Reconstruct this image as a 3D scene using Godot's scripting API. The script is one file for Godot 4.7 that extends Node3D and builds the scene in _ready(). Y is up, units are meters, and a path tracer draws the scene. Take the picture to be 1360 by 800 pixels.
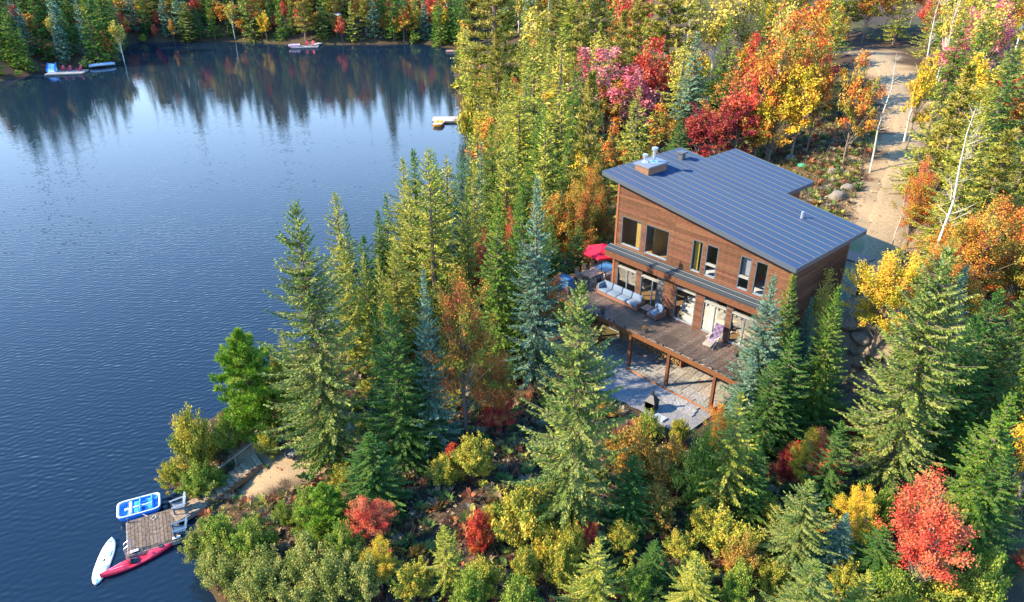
extends Node3D
# An autumn lakeside: a cedar house on a wooded slope, seen from the air. Lake level is y = 0.

const HOUSE_AT := Vector3(9.22, 8.58, -41.79)
const HOUSE_TURN := -48.1
const LAKE := [[-14.0, -18.0], [-14.6, -22.5], [-15.6, -25.8], [-17.0, -27.6], [-18.2, -29.6], [-18.6, -32.0], [-20.3, -33.4], [-22.4, -35.4], [-22.6, -38.2], [-20.4, -42.5], [-17.0, -49.5], [-12.0, -58.5], [-7.5, -72.0], [-4.6, -88.0], [-3.0, -104.0], [-6.5, -119.0], [-10.3, -136.0], [-13.8, -175.0], [-15.0, -214.0], [-27.4, -227.8], [-63.0, -224.6], [-88.5, -232.6], [-116.0, -229.0], [-108.0, -207.0], [-102.3, -194.0], [-102.8, -187.0], [-106.5, -184.5], [-112.5, -181.5], [-114.5, -174.0], [-118.0, -165.0], [-135.0, -150.0], [-160.0, -110.0], [-160.0, -40.0], [-90.0, -5.0], [-30.0, -8.0]]
const HILL := [[20, -18, 4.2], [0, -20, 3.2], [-8, -25, 2.4], [0, -32, 3.9], [8, -27, 4.2], [-11, -33, 2.4], [-14, -35, 2.3], [-10, -42, 2.4], [-2, -42, 3.9], [2, -50, 4.6], [3, -62, 5.0], [8, -80, 6.0], [5, -110, 5.0], [0, -150, 5.0], [5, -200, 7], [22, -64, 9.3], [26, -53, 10.3], [32, -57, 10.9], [38, -70, 11.8], [47, -85, 13.0], [30, -110, 11.5], [56, -110, 15.0], [66, -128, 17.0], [110, -160, 21], [100, -90, 17], [80, -50, 14], [45, -45, 9.5], [38, -35, 7.5], [45, -20, 7], [30, -28, 5.6], [22, -33, 5.2], [60, -190, 18], [20, -250, 12], [-60, -265, 17], [-125, -262, 17], [-150, -190, 15], [-175, -110, 10], [120, -260, 26], [-40, -500, 60], [300, -500, 70], [-400, -400, 60], [300, 0, 25], [-300, 0, 25], [0, 60, 8]]
const PLACES := [["on the far shore across the lake", "on the far shore"], ["on the western shore", "on the western shore"], ["in the wood along the cove", "along the cove"], ["on the wooded hill behind the house", "on the hill behind the house"], ["beside the sandy driveway", "beside the driveway"], ["just behind the house roof", "just behind the house"], ["near the dock and wooden steps", "near the dock and steps"], ["beside the house corner", "beside the house corner"], ["in the wood beyond the shaded driveway", "beyond the shaded driveway"], ["between the lake and the deck", "between lake and deck"], ["on the slope below the patio", "below the patio"]]
const PLANTS := {
"so": [-10.7, -33.4, 16.7, 3.02, 10, 2.9, -26.4, 14.2, 2.68, 10, 19.0, -27.9, 13.9, 2.6, 7, 25.4, -31.2, 8.2, 1.61, 7, 12.6, -23.2, 6.1, 1.68, 7, 11.9, -19.9, 5.1, 1.66, 7, 39.1, -58.1, 12.2, 3.71, 4, -57.1, -229.0, 10.0, 3.18, 0, -99.3, -232.2, 11.2, 3.45, 0, -15.6, -228.5, 16.9, 3.36, 0, -56.5, -239.8, 14.6, 2.97, 0, 19.6, -244.7, 15.2, 3.8, 0, -63.8, -239.6, 16.4, 4.08, 0, -12.1, -265.2, 14.6, 2.87, 0, -27.2, -252.9, 13.5, 3.29, 0, -79.9, -232.0, 16.2, 3.31, 0, -71.9, -241.4, 16.2, 3.18, 0, -81.2, -269.8, 16.3, 3.9, 0, -1.0, -212.8, 14.4, 3.36, 0, -91.3, -272.3, 13.8, 3.39, 0, -120.5, -229.2, 15.9, 3.25, 1, -50.8, -239.1, 11.7, 2.92, 0, 17.9, -226.4, 14.5, 3.25, 0, -112.5, -210.0, 17.1, 4.14, 1, 4.5, -222.7, 14.8, 2.88, 0, -124.9, -227.7, 13.4, 2.85, 1, -82.4, -275.9, 12.1, 3.0, 0, -41.6, -264.5, 13.8, 3.06, 0, -126.6, -203.2, 16.8, 3.57, 1],
"fd": [-6.3, -32.7, 11.0, 1.95, 10, -7.4, -34.5, 10.0, 1.51, 10, -7.4, -29.4, 5.4, 2.02, 10, -5.2, -33.8, 6.9, 1.76, 10, 5.8, -26.5, 4.7, 1.33, 7, 6.4, -23.1, 2.9, 0.89, 7, 14.7, -31.8, 7.9, 1.8, 7, 13.6, -31.3, 6.5, 1.63, 7, 24.0, -31.3, 10.1, 2.08, 7, 22.4, -30.1, 9.3, 1.95, 7, 15.7, -27.3, 5.7, 1.35, 7, 16.0, -22.5, 4.1, 1.33, 7, 21.5, -24.3, 6.7, 1.58, 7, 11.7, -26.7, 5.3, 1.11, 7, 16.1, -68.1, 5.9, 2.2, 5, 2.8, -45.5, 8.3, 1.83, 9, 4.8, -47.9, 8.0, 1.68, 9, -111.0, -260.2, 13.6, 2.65, 1, -34.9, -234.2, 11.4, 2.41, 0, -51.7, -259.7, 14.8, 3.1, 0, -28.9, -261.2, 9.8, 1.8, 0, -14.1, -216.1, 14.6, 2.83, 0, -80.1, -245.2, 11.6, 2.16, 0, -115.4, -247.3, 10.1, 2.12, 1, -87.1, -236.5, 12.1, 2.47, 0, -12.0, -241.3, 11.0, 1.96, 0, 8.8, -238.2, 14.9, 2.76, 0, -19.1, -253.6, 12.5, 2.53, 0, -113.9, -277.8, 10.7, 2.37, 1, -112.7, -233.7, 10.7, 2.1, 1, -18.6, -227.6, 10.6, 2.03, 0, -13.1, -255.3, 9.0, 1.6, 0, -44.3, -241.6, 9.3, 1.89, 0, -32.7, -258.2, 14.9, 2.92, 0, -17.4, -223.0, 13.9, 3.03, 0, -15.6, -220.5, 13.1, 2.4, 0, -114.5, -256.8, 13.9, 3.15, 1, -16.6, -232.4, 11.9, 2.36, 0, -96.3, -233.5, 9.4, 1.8, 0, -40.5, -237.8, 11.9, 2.17, 0, -48.8, -257.4, 10.1, 1.84, 0, 12.9, -240.9, 12.5, 2.36, 0, -22.5, -226.0, 12.5, 2.28, 0, -103.4, -250.1, 14.4, 2.76, 1, -123.4, -268.4, 15.0, 3.29, 1, -75.4, -237.4, 9.5, 1.73, 0, -129.6, -221.3, 11.9, 2.11, 1, -134.2, -228.4, 13.6, 3.02, 1, -112.5, -214.5, 13.1, 2.6, 1, -139.8, -206.2, 14.1, 2.51, 1, -111.5, -206.5, 13.7, 3.09, 1, -131.9, -218.5, 14.7, 2.75, 1, -130.2, -192.0, 9.8, 1.67, 1, -116.6, -186.2, 13.0, 2.76, 1, -119.8, -202.0, 10.8, 2.4, 1, -129.5, -200.2, 14.3, 3.01, 1, -111.7, -189.8, 11.2, 2.23, 1, -120.1, -193.3, 12.6, 2.57, 1, -119.8, -181.6, 13.2, 2.27, 1, -142.9, -222.7, 10.6, 2.12, 1, -137.7, -202.5, 13.0, 2.43, 1, -135.3, -206.0, 9.4, 1.74, 1, -119.9, -196.6, 13.6, 2.52, 1, -121.5, -178.8, 12.2, 2.59, 1, 37.0, -54.7, 11.5, 2.35, 4, 36.9, -49.2, 11.8, 2.26, 4, -10.3, -45.6, 9.8, 1.91, 9, -3.6, -66.9, 8.6, 1.48, 9, -4.7, -63.3, 10.4, 2.29, 9],
"sb": [-4.5, -33.5, 12.0, 1.53, 10, -4.1, -54.6, 11.8, 1.36, 9, 1.4, -38.9, 13.5, 2.14, 10, -2.6, -60.4, 10.6, 1.35, 9, 13.6, -33.4, 9.5, 1.67, 7, 16.9, -35.7, 7.1, 1.07, 7, 12.8, -32.2, 5.5, 1.41, 7, 23.7, -33.7, 9.9, 1.68, 7, 22.3, -33.4, 10.9, 1.41, 7, 14.5, -23.1, 4.3, 1.08, 7, 20.4, -82.5, 13.6, 2.93, 3, 1.5, -127.0, 11.1, 1.9, 2, 1.9, -98.5, 11.2, 1.96, 2, 3.2, -123.9, 9.5, 1.81, 2, -4.5, -72.6, 10.3, 1.86, 5, 12.8, -227.2, 10.6, 1.91, 0, 100.1, -219.5, 9.4, 1.77, 0, -34.0, -236.9, 11.4, 1.99, 0, -33.8, -253.3, 12.7, 2.09, 0, -9.8, -246.9, 13.4, 2.36, 0, -14.0, -250.0, 16.1, 2.37, 0, -1.9, -263.4, 11.3, 1.9, 0, 2.6, -244.6, 14.6, 2.52, 0, -17.0, -235.7, 15.6, 2.49, 0, -64.7, -275.9, 15.4, 2.46, 0, -118.4, -244.4, 13.0, 2.08, 1, -90.8, -250.9, 14.3, 2.42, 0, -102.0, -233.9, 16.0, 2.88, 1, -60.2, -274.0, 14.3, 2.29, 0, 6.7, -217.2, 12.9, 2.0, 0, -92.6, -262.7, 16.2, 2.57, 0, -114.4, -244.4, 15.9, 2.75, 1, -101.9, -257.7, 14.7, 2.37, 1, -63.3, -268.2, 15.0, 2.54, 0, -1.4, -222.5, 10.9, 2.09, 0, -116.7, -234.7, 14.1, 2.49, 1, -91.2, -278.9, 10.5, 1.92, 0, -104.7, -261.4, 11.2, 1.93, 1, -120.6, -219.1, 11.8, 1.9, 1, -25.9, -256.4, 12.5, 2.36, 0, -74.7, -248.1, 10.1, 1.68, 0, -38.3, -251.3, 14.3, 2.44, 0, -80.4, -265.5, 14.6, 2.12, 0, 19.3, -240.1, 15.5, 2.82, 0, -122.9, -209.1, 12.8, 2.07, 1, -41.8, -229.8, 13.3, 2.51, 0, -14.5, -244.2, 15.8, 3.0, 0, -26.6, -230.8, 12.9, 2.39, 0, -107.9, -251.4, 16.2, 2.98, 1, -109.4, -278.1, 14.8, 2.23, 1, -90.0, -260.3, 10.6, 1.68, 0, -119.0, -247.9, 12.8, 2.2, 1, 3.9, -206.4, 12.0, 1.92, 0, -106.7, -234.5, 13.8, 2.33, 1, -133.6, -196.1, 13.1, 1.96, 1, -117.0, -197.1, 10.5, 1.89, 1, -107.8, -190.4, 14.0, 2.27, 1, -139.8, -224.5, 11.9, 1.92, 1, -126.7, -182.8, 13.2, 2.16, 1, -111.9, -186.1, 14.1, 2.23, 1, -137.6, -231.6, 14.8, 2.81, 1, -122.3, -187.1, 12.4, 1.95, 1, -114.8, -192.1, 16.2, 2.59, 1, -119.7, -185.9, 12.1, 1.96, 1, -127.3, -185.9, 13.0, 2.12, 1, -138.7, -214.1, 15.7, 2.71, 1, -10.6, -56.3, 10.6, 1.89, 9, -12.9, -51.1, 10.8, 1.93, 6],
"sl": [-9.9, -43.0, 9.8, 1.05, 9, -8.8, -42.5, 9.7, 1.04, 9, -11.1, -43.0, 10.0, 1.57, 9, -5.6, -46.1, 14.8, 2.58, 9, -7.5, -49.2, 11.8, 2.06, 9, -2.9, -50.9, 11.5, 1.75, 9, -3.2, -46.9, 11.5, 1.54, 9, -14.1, -37.9, 6.9, 1.25, 6, -3.0, -23.6, 4.4, 1.05, 10, 3.6, -21.8, 5.1, 1.32, 7, 7.7, -21.2, 4.3, 1.16, 7, 10.6, -27.2, 7.9, 1.85, 7, 14.3, -20.2, 4.1, 1.06, 7, 31.9, -48.4, 11.6, 3.19, 4, 34.0, -57.9, 9.3, 1.86, 4, 19.6, -85.0, 12.5, 3.02, 3, 5.1, -79.1, 16.0, 3.83, 2, 2.7, -89.2, 15.5, 3.75, 2, 0.8, -77.7, 11.8, 3.01, 5, 13.4, -76.4, 10.2, 2.77, 5, 11.6, -69.7, 9.5, 2.11, 5, 10.5, -122.1, 19.5, 6.14, 2, -2.7, -87.1, 12.3, 3.19, 2, 2.8, -60.2, 12.3, 2.4, 9, 1.3, -85.3, 12.6, 1.97, 2, 3.4, -160.0, 14.6, 2.66, 0, 5.8, -116.3, 11.5, 1.9, 2, 11.7, -99.8, 14.5, 2.84, 2, -7.6, -141.0, 9.5, 1.84, 2, -1.2, -84.0, 13.3, 2.1, 2, 5.4, -119.8, 13.7, 2.75, 2, 2.6, -154.3, 13.2, 2.58, 2, 1.8, -110.0, 14.8, 2.49, 2, 16.7, -172.3, 10.0, 1.78, 0, 0.1, -92.1, 12.6, 2.51, 2, 6.5, -122.7, 9.8, 1.66, 2, -9.1, -148.9, 14.9, 2.52, 2, 4.4, -102.7, 11.0, 1.68, 2, 16.7, -96.3, 13.2, 2.68, 3, 8.3, -126.9, 11.2, 2.01, 2, -3.8, -117.9, 12.9, 2.64, 2, -1.7, -95.6, 10.7, 1.91, 2, 5.2, -73.0, 11.2, 2.19, 5, 5.3, -105.5, 12.6, 2.17, 2, -8.7, -144.9, 11.2, 1.82, 2, 4.5, -128.5, 13.7, 2.4, 2, -10.3, -162.7, 10.0, 1.6, 0, 2.1, -107.2, 12.2, 2.28, 2, 25.6, -104.7, 12.7, 2.5, 3, 28.8, -226.9, 10.8, 2.02, 0, 59.7, -99.0, 13.6, 2.52, 3, 50.4, -117.9, 14.5, 2.31, 3, 40.1, -94.8, 12.3, 2.5, 3, 134.4, -212.1, 13.9, 2.52, 0, 58.8, -115.7, 12.4, 2.34, 3, 24.7, -83.6, 10.2, 1.99, 3, 137.6, -207.5, 12.4, 2.5, 0, 47.3, -212.9, 9.9, 1.9, 0, 34.5, -101.3, 13.7, 2.4, 3, 55.8, -100.8, 9.4, 1.87, 3, -83.8, -239.1, 13.9, 2.34, 0, -1.4, -251.2, 12.3, 2.15, 0, -124.4, -251.4, 12.5, 2.28, 1, -56.7, -253.9, 13.3, 2.2, 0, -83.0, -280.2, 14.0, 2.57, 0, 19.6, -234.6, 10.7, 1.74, 0, 9.5, -242.7, 12.1, 2.46, 0, -67.1, -272.2, 10.0, 1.94, 0, 18.0, -206.9, 13.9, 2.21, 0, -77.0, -232.5, 12.1, 2.37, 0, -87.5, -281.1, 14.2, 2.87, 0, -47.9, -228.1, 11.6, 2.1, 0, -72.7, -274.5, 9.1, 1.68, 0, -61.2, -247.8, 12.9, 1.98, 0, -102.6, -264.7, 10.4, 1.72, 1, -3.7, -224.9, 9.4, 1.75, 0, 34.7, -47.0, 11.2, 1.85, 4, 27.9, -42.5, 12.1, 2.27, 5, -8.1, -44.4, 9.8, 1.97, 9, 2.2, -48.3, 11.2, 1.73, 9, -8.5, -53.6, 12.2, 2.52, 9, -6.9, -64.2, 9.9, 2.0, 9, -12.6, -48.0, 12.6, 1.98, 6, -6.5, -66.8, 11.0, 2.17, 9, 0.2, -64.2, 10.0, 1.55, 5, -1.2, -67.2, 11.5, 2.31, 5, -3.3, -69.3, 13.1, 2.65, 5, -0.4, -53.5, 13.4, 2.38, 9],
"sg": [-0.9, -40.2, 12.8, 2.02, 9, 0.5, -39.8, 12.9, 1.61, 9, -0.2, -60.6, 10.6, 1.62, 9, 1.2, -55.9, 9.7, 1.52, 9, 15.0, -34.5, 9.5, 1.28, 7, 17.2, -33.1, 9.4, 1.59, 7, 21.3, -25.1, 8.8, 2.08, 7, 25.1, -87.4, 12.8, 2.88, 3, 5.2, -65.7, 9.7, 1.59, 5, -21.1, -222.5, 15.4, 3.08, 0, 2.8, -72.5, 11.1, 2.17, 5, 15.9, -119.5, 11.3, 1.98, 2, 8.1, -87.5, 11.7, 1.87, 2, 7.6, -91.3, 10.3, 1.58, 2, 0.6, -120.4, 11.2, 2.0, 2, -0.8, -101.6, 12.8, 2.07, 2, 6.5, -76.5, 11.5, 2.07, 5, 38.2, -116.6, 9.8, 1.87, 3, 70.2, -122.8, 12.0, 2.08, 3, 21.8, -162.5, 10.6, 1.61, 0, 100.6, -212.9, 9.1, 1.35, 0, 61.4, -107.5, 11.1, 2.1, 3, 47.1, -111.8, 11.7, 2.09, 3, 75.0, -113.5, 12.5, 2.33, 3, 47.1, -75.2, 12.4, 2.19, 4, 44.1, -223.7, 12.5, 1.94, 0, 47.9, -80.6, 11.0, 2.1, 3, 27.0, -211.1, 8.1, 1.44, 0, -123.1, -275.2, 11.2, 1.95, 1, -47.7, -272.9, 15.8, 3.08, 0, -75.0, -241.9, 14.1, 2.17, 0, -36.7, -255.5, 15.6, 2.73, 0, -35.9, -229.1, 14.7, 2.61, 0, -10.0, -253.6, 12.5, 1.97, 0, -24.7, -245.4, 14.3, 2.55, 0, 4.1, -236.0, 13.7, 2.5, 0, -110.1, -241.0, 14.3, 2.4, 1, -37.1, -246.3, 13.0, 1.99, 0, -86.5, -257.8, 11.7, 1.9, 0, -99.4, -253.3, 11.5, 1.7, 0, -64.3, -248.5, 12.4, 2.05, 0, 8.1, -262.1, 11.9, 1.82, 0, -69.9, -229.5, 13.3, 2.05, 0, 10.2, -210.9, 10.5, 1.54, 0, -96.1, -240.7, 12.8, 2.46, 0, -17.9, -244.3, 10.5, 1.53, 0, -115.5, -208.5, 15.6, 2.69, 1, -99.1, -273.4, 13.6, 2.26, 0, -31.3, -245.4, 10.2, 1.72, 0, -71.3, -249.1, 13.0, 1.91, 0, -124.8, -224.7, 15.8, 3.0, 1, -23.6, -248.3, 10.1, 1.96, 0, 0.3, -237.0, 12.2, 1.79, 0, 1.2, -229.7, 15.9, 2.58, 0, -92.2, -233.7, 13.7, 2.08, 0, -117.8, -222.3, 14.6, 2.39, 1, -67.0, -232.0, 12.0, 1.94, 0, -44.5, -268.5, 15.5, 2.67, 0, -124.5, -220.6, 11.1, 1.65, 1, -4.2, -267.8, 12.4, 1.93, 0, -14.8, -225.0, 13.9, 2.21, 0, -123.4, -205.7, 13.2, 2.47, 1, -4.3, -260.1, 14.9, 2.45, 0, -2.1, -227.9, 12.5, 2.39, 0, 4.7, -232.2, 11.2, 1.77, 0, -115.0, -220.1, 11.2, 1.63, 1, -55.8, -273.9, 15.5, 2.91, 0, -34.6, -273.0, 12.2, 2.05, 0, -58.1, -249.7, 13.5, 2.44, 0, -39.0, -240.4, 10.5, 1.63, 0, 3.0, -252.1, 14.7, 2.79, 0, -57.4, -234.1, 15.6, 2.63, 0, 14.1, -209.3, 10.2, 1.78, 0, -118.1, -251.5, 14.5, 2.62, 1, -40.2, -233.8, 15.4, 2.53, 0, -32.4, -232.1, 13.1, 2.48, 0, -80.3, -252.0, 12.6, 1.93, 0, -104.2, -238.2, 10.3, 1.98, 1, -93.3, -266.3, 13.7, 2.1, 0, -27.2, -247.4, 11.1, 2.05, 0, -115.6, -199.6, 15.9, 2.85, 1, -115.5, -177.1, 10.4, 1.71, 1, -145.6, -227.7, 12.1, 2.29, 1, -124.7, -196.1, 12.2, 2.22, 1, -134.2, -200.6, 14.0, 2.18, 1, -118.5, -177.4, 12.6, 2.4, 1, -105.6, -195.0, 15.8, 2.79, 1, -123.8, -184.7, 14.6, 2.17, 1, -104.9, -188.3, 16.2, 2.92, 1, -119.6, -170.4, 13.8, 2.1, 1, 28.6, -34.3, 12.8, 1.98, 5, -7.0, -60.9, 12.1, 1.92, 9, -8.0, -57.3, 12.7, 2.44, 9, -1.5, -56.5, 12.7, 1.88, 9, 3.1, -69.3, 11.2, 2.07, 5, 0.3, -44.3, 11.1, 1.83, 9, -10.4, -52.0, 9.1, 1.61, 9],
"mx": [-2.8, -34.8, 11.0, 2.45, 10, 1.9, -40.6, 6.5, 2.16, 9, -1.1, -35.9, 5.0, 1.56, 10, 22.8, -73.3, 9.5, 3.56, 5, 24.6, -70.8, 6.9, 3.02, 4, 5.1, -51.9, 9.0, 2.39, 9, 6.6, -55.5, 9.6, 1.88, 9, 7.2, -54.2, 7.9, 1.61, 9, 108.0, -212.9, 9.4, 3.21, 0, 29.2, -216.5, 9.1, 2.54, 0, 88.0, -223.8, 8.5, 2.51, 0, 21.8, -153.0, 9.8, 2.69, 3, 17.1, -193.7, 9.8, 3.04, 0, 97.1, -207.8, 10.7, 2.72, 0, 25.0, -183.6, 10.0, 3.35, 0, 94.3, -223.7, 9.2, 3.13, 0, 54.6, -117.3, 10.9, 2.92, 3, -75.2, -255.1, 10.3, 2.84, 0, -61.0, -239.2, 10.1, 3.34, 0, -120.4, -271.5, 9.3, 3.13, 1, -8.6, -259.4, 8.8, 2.28, 0, -106.0, -265.9, 10.3, 3.55, 1, -60.7, -259.4, 10.1, 2.82, 0, -17.8, -275.5, 8.7, 2.78, 0, -26.8, -277.2, 7.3, 2.52, 0, -38.9, -231.1, 7.7, 2.51, 0, -93.3, -253.7, 7.7, 2.01, 0, -11.9, -229.5, 9.9, 2.92, 0, -4.4, -239.3, 9.5, 2.57, 0, -131.1, -226.4, 9.2, 2.64, 1, -104.8, -191.1, 7.8, 2.38, 1],
"mr": [-2.1, -47.5, 8.0, 1.23, 9, 0.0, -50.6, 8.4, 1.29, 9, -7.1, -26.5, 4.1, 1.59, 10, 17.3, -21.6, 7.8, 2.1, 7, 15.6, -28.1, 4.4, 1.31, 7, 29.0, -48.2, 7.0, 1.08, 4, 28.2, -83.4, 10.8, 3.44, 3, 23.0, -71.7, 9.4, 2.88, 5, 17.2, -91.7, 12.7, 3.8, 3, 18.0, -113.2, 16.0, 4.54, 3, -5.0, -132.4, 8.7, 2.19, 2, 0.0, -116.8, 8.4, 1.95, 2, -116.0, -203.9, 6.9, 1.62, 1, -81.0, -237.6, 9.8, 1.87, 0, -70.4, -236.5, 7.6, 1.86, 0, -53.9, -236.4, 6.9, 1.63, 0, -37.7, -235.8, 8.6, 1.86, 0, -25.2, -234.5, 8.7, 1.62, 0, -109.5, -231.8, 4.8, 1.39, 1, -75.2, -234.3, 4.4, 1.4, 0, 4.8, -146.2, 9.2, 2.76, 2, 42.8, -63.2, 8.6, 2.63, 4, 78.7, -222.9, 8.7, 2.89, 0, 47.2, -115.7, 9.1, 2.73, 3, 41.1, -209.5, 8.2, 2.46, 0, 59.3, -120.6, 9.4, 2.7, 3, 65.5, -209.5, 7.6, 2.22, 0, 39.2, -109.3, 10.0, 3.26, 3, 22.3, -226.5, 9.8, 3.03, 0, 24.7, -221.1, 9.8, 2.59, 0, 33.6, -81.4, 8.9, 2.95, 3, 61.9, -112.4, 8.7, 2.62, 3, -105.2, -279.8, 6.2, 1.99, 1, -22.6, -236.4, 9.3, 3.14, 0, -7.8, -238.7, 7.0, 2.19, 0, -16.4, -256.6, 9.3, 2.47, 0, -64.1, -230.5, 8.7, 2.84, 0, -81.6, -249.0, 9.8, 3.06, 0, 6.7, -245.9, 9.4, 2.97, 0, -32.1, -239.3, 7.1, 2.15, 0, -59.0, -244.7, 7.4, 2.13, 0, -117.0, -225.9, 8.5, 2.51, 1, -18.0, -260.9, 6.2, 2.04, 0, -6.2, -256.0, 6.8, 1.92, 0, -114.4, -273.4, 7.6, 2.25, 1, -26.2, -238.6, 8.4, 2.75, 0, -64.0, -256.9, 9.8, 3.28, 0, -99.5, -241.8, 8.3, 2.71, 0, -80.2, -256.0, 8.1, 2.7, 0, -110.1, -236.6, 6.2, 1.77, 1, 6.9, -228.5, 7.5, 1.99, 0, -72.1, -233.6, 6.3, 1.99, 0, -121.9, -264.7, 8.4, 2.63, 1, -66.4, -243.4, 8.9, 2.78, 0, -62.1, -252.0, 7.2, 2.4, 0, -4.2, -242.8, 6.7, 1.79, 0, -119.4, -232.9, 6.6, 1.83, 1, -31.0, -250.4, 6.8, 1.88, 0, -51.4, -227.7, 7.6, 2.16, 0, -128.5, -213.2, 7.4, 2.28, 1, -141.5, -210.3, 6.8, 2.31, 1, -111.6, -202.0, 7.1, 1.9, 1, -125.2, -191.9, 6.7, 1.74, 1, -136.4, -210.5, 6.5, 1.75, 1, -136.1, -219.3, 7.0, 2.08, 1, -142.0, -231.5, 9.4, 3.15, 1],
"hr": [-0.8, -35.4, 1.6, 1.57, 10, -3.3, -31.4, 2.4, 0.68, 10, -9.4, -25.4, 1.4, 0.53, 10, -1.6, -25.9, 3.3, 0.89, 10, 3.6, -25.1, 2.5, 0.87, 7, 14.8, -29.5, 3.0, 1.2, 7, 19.5, -32.7, 1.5, 1.02, 7, 2.3, -30.9, 0.8, 0.6, 10, 23.7, -23.4, 1.1, 0.78, 7, 27.4, -30.5, 1.2, 0.94, 8, -5.3, -56.2, 2.1, 1.41, 9],
"pr": [-16.2, -36.5, 8.0, 2.16, 6, -9.7, -27.6, 3.9, 1.33, 10],
"hy": [-19.6, -34.4, 6.1, 1.75, 6, -15.1, -35.1, 2.7, 1.03, 6, -14.7, -37.9, 5.7, 1.65, 6, -2.2, -30.4, 3.5, 1.64, 10, -3.6, -30.1, 2.6, 1.23, 10, -19.4, -36.0, 3.0, 1.24, 6, -15.8, -37.3, 4.1, 1.45, 6, -20.9, -33.8, 2.7, 1.02, 6, -9.6, -27.6, 3.2, 0.94, 10, -4.7, -23.5, 2.8, 1.27, 10, 0.7, -25.6, 5.0, 2.12, 10, 1.9, -24.5, 3.4, 1.22, 10, 2.7, -24.2, 3.6, 1.2, 7, -1.3, -23.0, 3.2, 1.24, 10, 2.2, -23.3, 3.6, 1.18, 7, 0.7, -23.4, 3.4, 1.18, 10, 5.3, -24.8, 2.4, 1.01, 7, 9.1, -31.3, 2.2, 0.83, 10, 9.9, -24.8, 2.9, 1.72, 7, 10.8, -23.9, 3.3, 1.53, 7, 9.4, -25.9, 2.5, 1.11, 7, 11.5, -22.2, 2.8, 1.0, 7, 12.9, -26.6, 2.2, 0.98, 7, 18.4, -21.5, 3.2, 1.63, 7, 23.0, -25.3, 3.3, 1.07, 7, 14.6, -22.1, 2.8, 1.0, 7, -6.6, -116.3, 8.5, 2.45, 2, -4.5, -107.6, 5.2, 2.53, 2, -9.4, -36.8, 1.2, 0.93, 9, 2.3, -36.6, 1.1, 0.76, 10, 19.9, -31.0, 1.6, 1.26, 7, 29.2, -40.1, 1.2, 0.9, 5, 19.0, -25.2, 1.0, 0.59, 7, -3.6, -37.4, 1.6, 1.01, 9, -6.1, -43.2, 1.6, 1.06, 9, -9.7, -29.5, 1.4, 0.88, 10, -18.0, -37.9, 0.9, 0.63, 6, 24.6, -38.5, 1.2, 0.88, 5, -3.4, -25.4, 1.0, 0.58, 10, 18.6, -34.2, 0.9, 0.58, 7, -9.6, -31.3, 1.8, 1.18, 10, -9.7, -40.7, 1.5, 1.04, 9, 20.7, -22.7, 0.9, 0.63, 7, -10.3, -38.8, 1.4, 0.85, 9, 7.9, -24.6, 1.7, 1.1, 7, -1.0, -27.3, 1.5, 0.95, 10, 8.2, -22.9, 1.8, 1.33, 7, -15.0, -50.8, 1.2, 0.83, 6, -11.8, -158.6, 2.2, 1.54, 2],
"hg": [-18.1, -33.7, 1.6, 1.2, 6, -19.0, -33.2, 2.7, 1.55, 6, -10.8, -27.8, 3.7, 1.11, 10, -17.8, -36.0, 3.1, 1.33, 6, -13.6, -36.1, 3.8, 1.23, 6, -15.7, -27.9, 3.5, 1.7, 6, -13.7, -26.8, 4.0, 1.72, 6, -12.4, -29.1, 1.9, 0.82, 6, -8.3, -25.0, 4.0, 1.25, 10, 5.5, -22.1, 3.1, 1.14, 7, 9.8, -21.8, 3.0, 1.06, 7, -1.9, -21.8, 3.4, 1.13, 10, 0.3, -21.3, 3.8, 1.31, 7, 7.5, -32.0, 2.4, 1.1, 10, 9.3, -27.7, 5.3, 1.37, 7, 20.0, -21.0, 4.1, 1.47, 7, 16.3, -21.3, 3.5, 1.29, 7, 17.4, -25.3, 3.8, 1.22, 7, 1.4, -28.6, 1.7, 0.96, 10, -14.4, -41.3, 1.3, 0.8, 6, -5.2, -42.0, 1.6, 1.16, 9, 33.9, -44.5, 1.3, 0.94, 5, 31.1, -41.0, 1.6, 1.0, 5, 17.8, -31.3, 1.7, 1.02, 7, 13.0, -28.3, 1.2, 0.8, 7, 26.1, -41.3, 1.7, 1.05, 5, -14.4, -29.6, 1.0, 0.83, 6, -29.7, -228.5, 3.3, 2.09, 0, -13.2, -195.2, 3.3, 2.51, 0, -112.7, -230.0, 2.5, 1.46, 1, -115.9, -173.0, 1.4, 0.97, 1, 49.9, -86.6, 0.9, 0.62, 3],
"ho": [-16.9, -28.1, 2.6, 1.23, 6, -14.4, -26.0, 3.2, 1.7, 6, -11.9, -24.7, 3.4, 1.7, 10, -10.1, -24.7, 3.8, 1.46, 10, -8.2, -23.8, 4.0, 1.63, 10, -6.9, -23.6, 3.2, 1.42, 10, -15.9, -26.7, 2.5, 1.19, 6, -12.7, -24.3, 2.7, 1.48, 6, -9.7, -23.2, 2.8, 1.56, 10, 4.4, -30.0, 1.3, 0.99, 10, -6.6, -40.2, 1.7, 0.92, 9, -3.3, -27.0, 0.8, 0.5, 10, 4.6, -23.5, 0.8, 0.63, 7, 1.4, -70.9, 2.4, 1.66, 5, -13.5, -189.3, 2.5, 1.87, 0, -106.5, -185.1, 2.4, 1.72, 1],
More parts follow.
